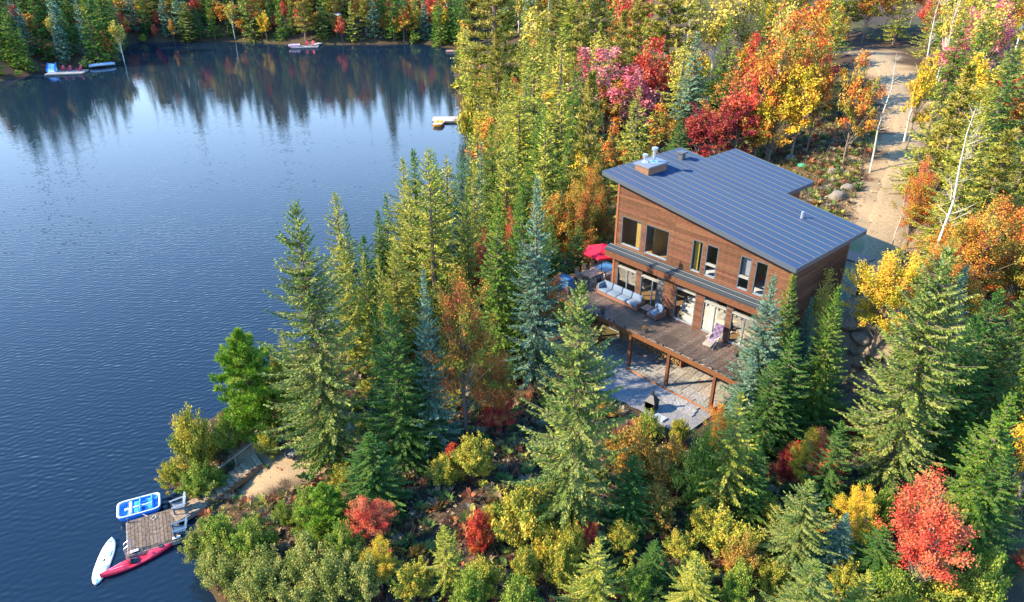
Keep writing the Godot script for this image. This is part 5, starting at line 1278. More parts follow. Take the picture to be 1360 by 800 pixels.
	part(s, "lid", b.mesh(true), M.cloth)
	# flower pots
	for q in [[1.75, 2.75, "dark pot of red flowers near the glass rail of the deck"], [6.75, 0.6, "dark pot of pink flowers beside the deck sliding doors"], [-1.7, 2.85, "small black lantern-like planter near the glass rail of the deck"], [7.1, 1.0, "dark pot of red flowers at the house end of the deck"]]:
		s = thing("flower_pot", q[2], "flower pot", hw(q[0], 0, q[1]), 0.0)
		b = MB.new()
		b.col = Color(0.05, 0.05, 0.06)
		b.tube([Vector3(0, 0, 0), Vector3(0, 0.26, 0)], [0.12, 0.17], 12)
		part(s, "pot", b.mesh(), M.paint)
		var fl := MB.new()
		for k in 160:
			var d := Vector3(rng.randfn(), absf(rng.randfn()), rng.randfn()).normalized() * rng.randf_range(0.06, 0.24)
			fl.col = Color(0.06, 0.16, 0.03) if k % 3 else (Color(0.6, 0.03, 0.08) if q[0] < 6.0 else Color(0.6, 0.1, 0.22))
			var c := Vector3(0, 0.26, 0) + d
			fl.tri(c, c + Vector3(rng.randf_range(-0.05, 0.05), 0.05, rng.randf_range(-0.05, 0.05)), c + Vector3(rng.randf_range(-0.06, 0.06), 0.0, rng.randf_range(-0.06, 0.06)))
		part(s, "flowers", fl.mesh(), M.leaves)

func build_patio() -> void:
	var r := RandomNumberGenerator.new()
	r.seed = 4
	var p := Node3D.new()
	p.name = "patio"
	add_child(p)
	p.transform = house_xf
	p.set_meta("kind", "structure")
	part(p, "patio_bed", one_box(Vector3(2.6, -2.775, 1.65), Vector3(9.6, 0.05, 3.3)), M.gravel)
	# flagstones in courses of uneven widths
	var z := 0.03
	while z < 3.3:
		var d := minf(r.randf_range(0.5, 0.85), 3.31 - z)
		var x := -2.15
		while x < 7.35:
			var w := minf(r.randf_range(0.45, 0.95), 7.4 - x)
			var b := MB.new()
			var k := r.randf_range(0.75, 1.2)
			b.col = Color(0.34 * k, 0.325 * k, 0.3 * k) * Color(1.0 + r.randf_range(-0.06, 0.14), 1.0, 1.0 + r.randf_range(-0.12, 0.06))
			var j := func() -> float: return r.randf_range(0.008, 0.03)
			var y := -2.71 + r.randf_range(-0.006, 0.006)
			var q := [Vector3(x + j.call(), y, z + j.call()), Vector3(x + w - j.call(), y, z + j.call()), Vector3(x + w - j.call(), y, z + d - j.call()), Vector3(x + j.call(), y, z + d - j.call())]
			b.hexa([q[0] + Vector3(0, -0.038, 0), q[1] + Vector3(0, -0.038, 0), q[2] + Vector3(0, -0.038, 0), q[3] + Vector3(0, -0.038, 0), q[0], q[1], q[2], q[3]])
			part(p, "flagstone", b.mesh(), M.stone)
			x += w
		z += d
	for i in 3:
		for k in 4:
			var b := MB.new()
			var t := r.randf_range(0.85, 1.15)
			b.col = Color(0.34, 0.33, 0.32) * Color(t, t, t)
			b.box(Vector3(4.1 + k * 0.75 + i * 0.1, -2.735, 3.66 + i * 0.36), Vector3(0.72, 0.05, 0.34))
			if i == 2 and k == 0: continue
			part(p, "flagstone", b.mesh(), M.stone)
	var e := MB.new()
	e.col = Color(0.4, 0.17, 0.08)
	e.span(Vector3(0.9, -2.76, 3.34), Vector3(7.3, -2.69, 3.43))
	part(p, "edging_board", e.mesh(), M.wood_plain)
	var g := MB.new()
	var n := 40
	for i in n:
		for k in 14:
			var f := func(a: int, c: int) -> Vector3:
				var xx := -2.4 + 10.0 * a / n
				var zz := 3.3 + 3.1 * c / 14
				return Vector3(xx, -2.778 + 0.02 * fine_noise.get_noise_2d(xx * 30.0, zz * 30.0), zz + (0.35 * fine_noise.get_noise_2d(xx * 12.0, 4.0) if c == 14 else 0.0))
			g.quad(f.call(i, k), f.call(i + 1, k), f.call(i + 1, k + 1), f.call(i, k + 1))
	part(p, "gravel_bed", g.mesh(true), M.gravel)
	# woodpile under the deck
	var wp := thing("firewood_stack", "long stack of split firewood under the deck", "firewood", hw(0.75, -2.7, 0.52), HOUSE_TURN)
	var lg := MB.new()
	for k in 330:
		var row := k / 33
		var x := -2.4 + (k % 33) * 0.147 + (0.07 if row % 2 else 0.0)
		if row > 7 and r.randf() < 0.4: continue
		var s := r.randf_range(0.75, 1.3)
		lg.col = Color(0.34, 0.23, 0.12) * Color(s, s, s)
		lg.tube([Vector3(x, 0.07 + row * 0.125, -0.22 + r.randf_range(-0.03, 0.03)), Vector3(x + r.randf_range(-0.02, 0.02), 0.07 + row * 0.125, 0.24 + r.randf_range(-0.05, 0.08))], [r.randf_range(0.058, 0.074), r.randf_range(0.055, 0.072)], 5 if k % 3 else 3)
	part(wp, "logs", lg.mesh(), M.wood_plain).set_meta("kind", "stuff")
	for x in [-2.55, 2.55]:
		e = MB.new()
		e.col = Color(0.3, 0.13, 0.07)
		e.span(Vector3(x - 0.05, 0.0, -0.25), Vector3(x + 0.05, 1.35, 0.27))
		part(wp, "end_post", e.mesh(), M.wood_plain)
	# black outdoor fireplace on the gravel
	var fp := thing("outdoor_fireplace", "black steel outdoor fireplace with peaked hood on the gravel", "fireplace", hw(4.9, -2.76, 5.75), HOUSE_TURN + 8.0)
	fp.scale = Vector3.ONE * 0.85
	e = MB.new()
	e.col = Color(0.03, 0.03, 0.035)
	e.span(Vector3(-0.36, 0.12, -0.34), Vector3(0.36, 0.2, 0.34)); e.span(Vector3(-0.36, 0.2, -0.34), Vector3(-0.31, 0.78, 0.34)); e.span(Vector3(0.31, 0.2, -0.34), Vector3(0.36, 0.78, 0.34)); e.span(Vector3(-0.31, 0.2, -0.34), Vector3(0.31, 0.78, -0.3))
	part(fp, "firebox", e.mesh(), M.black)
	e = MB.new()
	e.hexa([Vector3(-0.4, 0.78, -0.38), Vector3(0.4, 0.78, -0.38), Vector3(0.4, 0.78, 0.38), Vector3(-0.4, 0.78, 0.38), Vector3(-0.12, 1.25, -0.1), Vector3(0.12, 1.25, -0.1), Vector3(0.12, 1.25, 0.1), Vector3(-0.12, 1.25, 0.1)])
	part(fp, "hood", e.mesh(), M.black)
	e = MB.new()
	e.tube([Vector3(0, 1.2, 0), Vector3(0, 1.62, 0)], [0.09, 0.09], 10)
	part(fp, "stove_pipe", e.mesh(), M.black)
	for q in [[-0.3, -0.28], [0.3, -0.28], [-0.3, 0.28], [0.3, 0.28]]: part(fp, "leg", one_box(Vector3(q[0], 0.06, q[1]), Vector3(0.05, 0.12, 0.05)), M.black)
	var slab := MB.new()
	slab.col = Color(0.45, 0.5, 0.52)
	slab.box(Vector3(0, 0.035, 0), Vector3(0.7, 0.07, 0.5))
	slab.box(Vector3(0, 0.075, 0), Vector3(0.66, 0.02, 0.46))
	var so := part(self, "stone_slab", slab.mesh(), M.stone)
	so.transform = Transform3D(house_xf.basis, hw(5.75, -2.76, 6.0))
	tag(so, "pale stone slab lying beside the black outdoor fireplace", "slab")

func boulder(at: Vector3, size: Vector3, seed_: int, label: String, c: Color) -> void:
	var b := MB.new()
	b.col = c
	var n := FastNoiseLite.new()
	n.seed = seed_
	n.frequency = 0.8
	var rows := []
	for i in 9:
		var la := -PI / 2 + PI * i / 8
		var row := []
		for j in 14:
			var lo := TAU * j / 14
			var d := Vector3(cos(la) * cos(lo), sin(la), cos(la) * sin(lo))
			row.append(d * size * (1.0 + 0.4 * n.get_noise_3dv(d * 1.6)))
		rows.append(row)
	b.loft(rows)
	var o := part(self, numbered("boulder"), b.mesh(true), M.stone)
	o.position = at
	o.rotation.y = seed_
	tag(o, label, "boulder", "boulders round the house")

func build_yard() -> void:
	# the sandy driveway, draped over the slope
	var n := 0
	var pts := []
	for i in DRIVE.size() - 1:
		for k in 6:
			var t := k / 6.0
			pts.append(Vector2(lerpf(DRIVE[i][0], DRIVE[i + 1][0], t), lerpf(DRIVE[i][1], DRIVE[i + 1][1], t)))
	var rows := []
	for i in pts.size():
		var d: Vector2 = (pts[mini(i + 1, pts.size() - 1)] - pts[maxi(i - 1, 0)]).normalized()
		var s := Vector2(-d.y, d.x)
		var half := 1.5 + 0.5 * fine_noise.get_noise_1d(i * 7.0)
		var row := []
		for k in 9:
			var p: Vector2 = pts[i] + s * half * (k - 4) / 4.0 * (1.0 + 0.25 * fine_noise.get_noise_2d(i * 23.0, k * 50.0))
			row.append(Vector3(p.x, terrain(p.x, p.y) + (0.09 if k > 0 and k < 8 else -0.12) - (0.05 if k == 2 or k == 6 else 0.0), p.y))
		rows.append(row)
	var b := MB.new()
	b.loft(rows, false)
	structure("driveway", b.mesh(true), M.sand)
	var k2 := 0
	for q in [[28.2, -70.5, 0.6, "grey boulder at the wood edge behind the roof"], [30.3, -65.4, 0.55, "pale boulder on the sandy bank behind the house"], [27.7, -57.8, 0.8, "pale boulder between the roof edge and the driveway"], [20.2, -37.2, 1.0, "tan boulder beside the shaded driveway"], [20.6, -36.3, 0.6, "small tan rock in front of the larger driveway boulder"], [29.2, -59.4, 0.7, "flat pale rock on the grassy bank behind the house"]]:
		boulder(Vector3(q[0], terrain(q[0], q[1]) + q[2] * 0.25, q[1]), Vector3(q[2], q[2] * 0.65, q[2] * 0.8), 11 + k2, q[3], Color(0.27, 0.23, 0.175) if k2 != 0 else Color(0.3, 0.29, 0.28))
		k2 += 1
	for q in [[-7.0, -32.4, "green round tank lid near the wood behind the house"], [-4.2, -31.9, "green round tank lid nearer the driveway behind the house"]]:
		var p := hw(q[0], 0, q[1])
		var o := thing("tank_lid", q[2], "lid", Vector3(p.x, terrain(p.x, p.z) + 0.02, p.z), 0.0, "green tank lids")
		b = MB.new()
		b.col = Color(0.02, 0.28, 0.16)
		b.tube([Vector3(0, 0, 0), Vector3(0, 0.14, 0)], [0.42, 0.4], 16)
		part(o, "rim", b.mesh(), M.paint)
		b = MB.new()
		b.col = Color(0.03, 0.34, 0.2)
		b.tube([Vector3(0, 0.14, 0), Vector3(0, 0.2, 0)], [0.33, 0.1], 16)
		part(o, "dome", b.mesh(), M.paint)
	var pole := thing("marker_post", "thin dark post leaning at the edge of the shaded driveway", "post", Vector3(21.3, terrain(21.3, -36.4) - 0.1, -36.4), 0.0)
	b = MB.new()
	b.tube([Vector3(0, 0, 0), Vector3(0.15, 2.6, -0.1)], [0.06, 0.045], 8)
	part(pole, "shaft", b.mesh(), M.black)
	b = MB.new()
	b.rbox(Vector3(0.15, 2.66, -0.1), Vector3(0.16, 0.16, 0.16), 0.04)
	part(pole, "cap", b.mesh(), M.black)

# ---------------------------------------------------------------- the lake front
func adirondack(called: String, label: String, at: Vector3, turn: float, c: Color, group := "") -> Node3D:
	var s := thing(called, label, "chair", at, turn, group)
	var b: MB
	for k in 5:
		b = MB.new()
		b.col = c * Color(0.94 + 0.03 * (k % 3), 0.94 + 0.03 * (k % 3), 0.94 + 0.03 * (k % 3))
		var hgt: float = [0.72, 0.82, 0.86, 0.82, 0.72][k]
		b.box(Vector3(-0.22 + k * 0.11, 0.3 + hgt * 0.45, -0.3 - 0.13 * hgt), Vector3(0.1, hgt, 0.025), Basis(Vector3.RIGHT, -0.32))
		part(s, "back_slat", b.mesh(), M.paint)
	for k in 4:
		b = MB.new()
		b.col = c
		b.box(Vector3(0, 0.3 + k * 0.025, -0.2 + k * 0.14), Vector3(0.54, 0.025, 0.125), Basis(Vector3.RIGHT, -0.16))
		part(s, "seat_slat", b.mesh(), M.paint)
	for x in [-0.33, 0.33]:
		b = MB.new()
		b.col = c
		b.box(Vector3(x, 0.56, 0.0), Vector3(0.13, 0.025, 0.78))
		part(s, "arm", b.mesh(), M.paint)
		b = MB.new()
		b.col = c * Color(0.9, 0.9, 0.9)
		b.box(Vector3(x * 0.88, 0.27, 0.3), Vector3(0.03, 0.55, 0.1))
		b.bar(Vector3(x * 0.88, 0.03, -0.55), Vector3(x * 0.88, 0.38, 0.28), 0.03, 0.1)
		part(s, "leg", b.mesh(), M.paint)
	return s

func plank_dock(called: String, label: String, at: Vector3, turn: float, w: float, d: float, planks: int, c: Color, along_z := true) -> Node3D:
	var s := thing(called, label, "dock", at, turn)
	for k in planks:
		var b := MB.new()
		var t := rng.randf_range(0.8, 1.18)
		b.col = c * Color(t, t, t * rng.randf_range(0.95, 1.05))
		if along_z: b.box(Vector3(-w / 2 + w * (k + 0.5) / planks, 0.38, rng.randf_range(-0.02, 0.02)), Vector3(w / planks - 0.018, 0.04, d))
		else: b.box(Vector3(rng.randf_range(-0.02, 0.02), 0.38, -d / 2 + d * (k + 0.5) / planks), Vector3(w, 0.04, d / planks - 0.018))
		part(s, "plank", b.mesh(), M.wood_grey)
	var f := MB.new()
	f.col = Color(0.33, 0.3, 0.27)
	for x in [-w / 2 - 0.03, w / 2 + 0.03]: f.span(Vector3(x - 0.03, 0.1, -d / 2), Vector3(x + 0.03, 0.36, d / 2))
	for z in [-d / 2 - 0.03, d / 2 + 0.03]: f.span(Vector3(-w / 2, 0.1, z - 0.03), Vector3(w / 2, 0.355, z + 0.03))
	part(s, "frame", f.mesh(), M.wood_grey)
	for q in [[-1, -1], [1, -1], [-1, 1], [1, 1]]:
		var fl := MB.new()
		fl.col = Color(0.04, 0.04, 0.045)
		fl.tube([Vector3(q[0] * w * 0.4, 0.12, -d * 0.3 * q[1] - 0.3), Vector3(q[0] * w * 0.4, 0.12, -d * 0.3 * q[1] + 0.3)], [0.2, 0.2], 10)
		part(s, "float", fl.mesh(), M.black)
	return s

func ellipse_ring(x: float, half: float, bottom: float, top: float, n: int) -> Array:
	var ring := []
	for k in n:
		var a := TAU * k / n
		var y := (bottom + top) / 2 + sin(a) * (top - bottom) / 2
		ring.append(Vector3(x, y, cos(a) * half))
	return ring

func pedal_boat(called: String, label: String, at: Vector3, turn: float, c: Color) -> Node3D:
	var s := thing(called, label, "pedal boat", at, turn)
	var b := MB.new()
	b.col = c
	var lower := []
	var outline := func(g: float, y: float) -> Array:
		var ring := []
		for k in 28:
			var a := TAU * k / 28
			var x := signf(cos(a)) * pow(absf(cos(a)), 0.3) * 1.18 * g
			var z := signf(sin(a)) * pow(absf(sin(a)), 0.3) * 0.74 * g
			ring.append(Vector3(x, y, z))
		return ring
	b.loft([outline.call(0.86, -0.12), outline.call(0.97, 0.08), outline.call(1.0, 0.3)])
	part(s, "hull", b.mesh(true), M.plastic)
	b = MB.new()
	b.col = Color(0.5, 0.53, 0.56)
	b.loft([outline.call(1.0, 0.3), outline.call(1.02, 0.35), outline.call(0.93, 0.36), outline.call(0.9, 0.3)])
	part(s, "rim", b.mesh(true), M.plastic)
	b = MB.new()
	b.col = c
	var fr: Array = outline.call(0.9, 0.3)
	var fl: Array = outline.call(0.82, 0.1)
	b.loft([fr, fl])
	b.cap(fl)
	part(s, "cockpit", b.mesh(), M.plastic)
	for q in [[0.52, 0.3], [0.52, -0.3], [-0.12, 0.3], [-0.12, -0.3]]:
		b = MB.new()
		b.col = c * Color(1.15, 1.15, 1.1)
		b.rbox(Vector3(q[0], 0.2, q[1]), Vector3(0.44, 0.16, 0.46), 0.06)
		b.rbox(Vector3(q[0] + 0.22, 0.36, q[1]), Vector3(0.12, 0.34, 0.46), 0.05)
		part(s, "seat", b.mesh(true), M.plastic)
	b = MB.new()
	b.col = Color(0.45, 0.5, 0.56)
	b.rbox(Vector3(-0.05, 0.22, 0), Vector3(1.5, 0.2, 0.14), 0.05)
	b.rbox(Vector3(-0.45, 0.25, 0), Vector3(0.2, 0.22, 1.1), 0.06)
	part(s, "console", b.mesh(true), M.plastic)
	b = MB.new()
	b.tube([Vector3(-0.55, 0.3, 0), Vector3(-0.5, 0.62, 0)], [0.02, 0.02], 6)
	b.tube([Vector3(-0.5, 0.62, -0.1), Vector3(-0.5, 0.62, 0.1)], [0.025, 0.025], 6)
	part(s, "tiller", b.mesh(), M.black)
	return s

func build_lakefront() -> void:
	var dock := plank_dock("dock", "grey plank swimming dock beside the blue pedal boat", Vector3(-20.62, 0, -30.15), 27.0, 2.62, 2.75, 14, Color(0.2, 0.155, 0.115))
	var b := MB.new()
	b.col = Color(0.7, 0.7, 0.72)
	for z in [-0.2, 0.2]:
		b.tube([Vector3(-1.0, 0.4, 1.2 + z), Vector3(-1.0, 0.95, 1.2 + z), Vector3(-1.2, 1.05, 1.2 + z), Vector3(-1.42, 0.9, 1.2 + z), Vector3(-1.45, -0.6, 1.2 + z)], [0.025, 0.025, 0.025, 0.025, 0.025], 6)
	part(dock, "ladder_rail", b.mesh(), M.steel)
	for k in 4:
		b = MB.new()
		b.col = Color(0.7, 0.7, 0.72)
		b.tube([Vector3(-1.44, 0.25 - k * 0.25, 1.0), Vector3(-1.44, 0.25 - k * 0.25, 1.4)], [0.025, 0.025], 6)
		part(dock, "ladder_rung", b.mesh(), M.steel)
	b = MB.new()
	b.col = Color(0.5, 0.46, 0.38)
	b.tube([Vector3(-0.2, 0.42, -1.3), Vector3(-0.3, 0.3, -1.55), Vector3(-0.5, 0.36, -1.75), Vector3(-0.75, 0.46, -1.95)], [0.016, 0.016, 0.016, 0.016], 5)
	b.tube([Vector3(0.2, 0.42, -1.2), Vector3(0.25, 0.44, -0.9), Vector3(0.1, 0.44, -0.8), Vector3(-0.05, 0.44, -1.0), Vector3(0.15, 0.44, -1.2)], [0.016, 0.016, 0.016, 0.016, 0.016], 5)
	part(dock, "mooring_rope", b.mesh(), M.cloth)
	for q in [[-1.2, -1.25], [1.15, -1.25], [1.15, 1.25]]:
		b = MB.new()
		b.col = Color(0.3, 0.3, 0.31)
		b.tube([Vector3(q[0], -1.5, q[1]), Vector3(q[0], 0.75, q[1])], [0.04, 0.04], 8)
		part(dock, "mooring_post", b.mesh(), M.steel)
	var pl := plank_dock("gangway", "short plank gangway joining the dock to the wooden steps", Vector3(-19.25, 0.02, -31.9), 48.0, 1.9, 1.1, 8, Color(0.38, 0.3, 0.22))
	adirondack("garden_chair", "pale grey slatted chair standing between dock and steps", Vector3(-19.75, 0.42, -31.75), -55.0, Color(0.16, 0.19, 0.22))
	adirondack("garden_chair", "blue-grey slatted chair half hidden by shoreline shrubs", Vector3(-18.9, 0.42, -29.9), -60.0, Color(0.05, 0.1, 0.15))
	pedal_boat("pedal_boat", "blue and white four-seat pedal boat moored to the dock", Vector3(-22.3, 0.12, -32.1), 25.0, Color(0.03, 0.2, 0.66))
	# kayak
	var ks := thing("kayak", "red kayak lying alongside the dock", "kayak", Vector3(-20.55, 0.05, -28.3), 40.5)
	var rings := []
	var n := 22
	for i in n + 1:
		var t := -1.0 + 2.0 * i / n
		var wd := 0.37 * pow(maxf(0.0, 1.0 - absf(t) * absf(t)), 0.7) + 0.012
		var ring := ellipse_ring(t * 2.0, wd, -0.1 + 0.16 * pow(absf(t), 3.0), 0.26 + 0.1 * pow(absf(t), 2.0), 14)
		if absf(t + 0.08) < 0.27:
			for k in range(1, 7): ring[k].y = 0.06 + 0.1 * absf(cos(TAU * k / 14))
		rings.append(ring)
	b = MB.new()
	b.col = Color(0.72, 0.025, 0.05)
	b.loft(rings)
	part(ks, "hull", b.mesh(true), M.plastic)
	b = MB.new()
	b.col = Color(0.05, 0.05, 0.06)
	b.rbox(Vector3(-0.25, 0.16, 0), Vector3(0.36, 0.1, 0.4), 0.04); b.rbox(Vector3(-0.46, 0.3, 0), Vector3(0.08, 0.34, 0.4), 0.03)
	part(ks, "seat", b.mesh(true), M.cloth)
	b = MB.new()
	b.tube([Vector3(1.15, 0.26, 0), Vector3(1.15, 0.32, 0)], [0.17, 0.15], 14)
	part(ks, "hatch", b.mesh(), M.black)
	b = MB.new()
	b.col = Color(0.75, 0.75, 0.75)
	for z in [-0.16, 0.16]: b.tube([Vector3(-0.9, 0.31, z), Vector3(-1.5, 0.33, z * 0.3)], [0.01, 0.01], 4)
	part(ks, "deck_cord", b.mesh(), M.cloth)
	var pd := thing("paddle", "white-bladed paddle resting on the edge of the dock", "paddle", Vector3(-19.95, 0.44, -29.05), 27.0)
	b = MB.new()
	b.tube([Vector3(-0.95, 0.02, 0), Vector3(0.95, 0.02, 0)], [0.018, 0.018], 6)
	part(pd, "shaft", b.mesh(), M.black)
	for s in [-1.0, 1.0]:
		b = MB.new()
		b.col = Color(0.75, 0.76, 0.76)
		b.rbox(Vector3(s * 1.08, 0.025, 0), Vector3(0.42, 0.03, 0.17), 0.012)
		part(pd, "blade", b.mesh(true), M.plastic)
	# paddle board
	var sp := thing("paddle_board", "white and aqua paddle board floating off the dock corner", "paddle board", Vector3(-22.5, 0.03, -28.2), 102.0)
	b = MB.new()
	b.col = Color(0.55, 0.57, 0.55)
	rings = []
	for i in n + 1:
		var t := -1.0 + 2.0 * i / n
		var wd := 0.40 * pow(maxf(0.0, 1.0 - pow(absf(t), 2.6)), 0.6) + 0.01
		rings.append(ellipse_ring(t * 1.65, wd, -0.03 + 0.1 * pow(maxf(0.0, t), 3.0), 0.1 + 0.1 * pow(maxf(0.0, t), 3.0), 12))
	b.loft(rings)
	part(sp, "board", b.mesh(true), M.plastic)
	for q in [[-0.75, 0.75, 0.62, Color(0.28, 0.48, 0.46)], [0.45, 0.42, 0.5, Color(0.36, 0.52, 0.5)]]:
		b = MB.new()
		b.col = q[3]
		b.rbox(Vector3(q[0], 0.105, 0), Vector3(q[1], 0.02, q[2]), 0.008)
		part(sp, "deck_pad", b.mesh(true), M.cloth)
	b = MB.new()
	b.col = Color(0.03, 0.03, 0.03)
	b.rbox(Vector3(0.0, 0.11, 0), Vector3(0.2, 0.03, 0.06), 0.01)
	part(sp, "handle", b.mesh(true), M.black)
	b = MB.new()
	b.col = Color(0.1, 0.35, 0.65)
	b.rbox(Vector3(1.35, 0.16, 0), Vector3(0.12, 0.02, 0.16), 0.008); b.rbox(Vector3(-1.4, 0.1, 0), Vector3(0.16, 0.02, 0.14), 0.008)
	part(sp, "logo_patch", b.mesh(true), M.cloth)
	# wooden steps up the bank
	var p0 := Vector3(-18.6, 0.42, -32.55)
	var p1 := Vector3(-15.75, terrain(-15.75, -34.75) + 0.3, -34.75)
	var d := p1 - p0
	var st := thing("wooden_steps", "wooden steps with a rail climbing the sandy bank from the dock", "steps", p0, rad_to_deg(atan2(-d.z, d.x)))
	var ln := Vector2(d.x, d.z).length()
	for k in 10:
		b = MB.new()
		var t := rng.randf_range(0.85, 1.15)
		b.col = Color(0.34, 0.265, 0.175) * Color(t, t, t)
		var q := p0.lerp(p1, (k + 0.5) / 10.0)
		var ty := maxf(d.y * (k + 0.7) / 10, maxf(terrain(q.x, q.z), maxf(terrain(q.x - 0.4, q.z - 0.45), terrain(q.x + 0.4, q.z + 0.45))) + 0.24 - p0.y)
		b.box(Vector3((k + 0.5) * ln / 10, ty, 0), Vector3(ln / 10 - 0.012, 0.05, 1.15))
		part(st, "tread", b.mesh(), M.wood_grey)
		b = MB.new()
		b.col = Color(0.2, 0.15, 0.1)
		b.box(Vector3(k * ln / 10 + 0.02, ty - 0.12, 0), Vector3(0.03, 0.19, 1.13))
		part(st, "riser", b.mesh(), M.wood_grey)
	for z in [-0.6, 0.6]:
		b = MB.new()
		b.col = Color(0.2, 0.14, 0.09)
		b.hexa([Vector3(0, -0.3, z - 0.03), Vector3(ln, d.y - 0.4, z - 0.03), Vector3(ln, d.y - 0.4, z + 0.03), Vector3(0, -0.3, z + 0.03), Vector3(0, 0.02, z - 0.03), Vector3(ln, d.y - 0.03, z - 0.03), Vector3(ln, d.y - 0.03, z + 0.03), Vector3(0, 0.02, z + 0.03)])
		part(st, "stringer", b.mesh(), M.wood_grey)
	b = MB.new()
	b.col = Color(0.3, 0.24, 0.18)
	for k in 4: b.box(Vector3(0.1 + k * (ln - 0.2) / 3, 0.35 + d.y * k / 3, -0.66), Vector3(0.07, 0.9, 0.07))
	b.bar(Vector3(0, 0.8, -0.66), Vector3(ln, 0.8 + d.y, -0.66), 0.1, 0.05)
	part(st, "handrail", b.mesh(), M.wood_grey)
	# camp chairs and fire bowl on the bank
	var spots := [[-14.35, -35.1], [-13.5, -35.5], [-12.9, -34.3]]
	var names := ["black folding camp chair facing the fire bowl from the steps", "black folding camp chair tucked under the tall grey spruce", "black folding camp chair downhill of the fire bowl"]
	for k in 3:
		var s := thing("camp_chair", names[k], "camp chair", Vector3(spots[k][0], terrain(spots[k][0], spots[k][1]) + 0.06, spots[k][1]), [70.0, 10.0, -110.0][k], "camp chairs on the bank")
		b = MB.new()
		b.col = Color(0.03, 0.033, 0.04)
		b.quad(Vector3(-0.26, 0.42, 0.24), Vector3(0.26, 0.42, 0.24), Vector3(0.26, 0.36, -0.22), Vector3(-0.26, 0.36, -0.22))
		b.quad(Vector3(-0.27, 0.36, -0.22), Vector3(0.27, 0.36, -0.22), Vector3(0.3, 0.92, -0.36), Vector3(-0.3, 0.92, -0.36))
		part(s, "sling", b.mesh(), M.cloth)
		b = MB.new()
		for x in [-0.29, 0.29]:
			b.tube([Vector3(x, 0, 0.28), Vector3(x, 0.62, -0.2)], [0.014, 0.014], 5)
			b.tube([Vector3(x, 0, -0.3), Vector3(x, 0.6, 0.26)], [0.014, 0.014], 5)
			b.tube([Vector3(x, 0.6, 0.28), Vector3(x, 0.6, -0.26)], [0.025, 0.025], 5)
			b.tube([Vector3(x, 0.36, -0.22), Vector3(x, 0.92, -0.36)], [0.014, 0.014], 5)
		part(s, "frame", b.mesh(), M.black)
	var fb := thing("fire_bowl", "low black fire bowl among the camp chairs", "fire bowl", Vector3(-13.55, terrain(-13.55, -34.5) + 0.05, -34.5), 0.0)
	var rr := []
	for q in [[0.12, 0.0], [0.14, 0.1], [0.38, 0.2], [0.42, 0.34], [0.38, 0.34], [0.3, 0.22], [0.05, 0.17]]:
		var ring := []
		for k in 16: ring.append(Vector3(cos(TAU * k / 16) * q[0], q[1], sin(TAU * k / 16) * q[0]))
		rr.append(ring)
	b = MB.new()
	b.loft(rr)
	part(fb, "bowl", b.mesh(true), M.black)
	b = MB.new()
	b.col = Color(0.3, 0.28, 0.26)
	for k in 5: b.tube([Vector3(cos(k) * 0.25, 0.26, sin(k) * 0.25), Vector3(-cos(k * 1.3) * 0.2, 0.32, -sin(k * 1.3) * 0.2)], [0.04, 0.03], 6)
	part(fb, "ash_logs", b.mesh(), M.wood_plain)

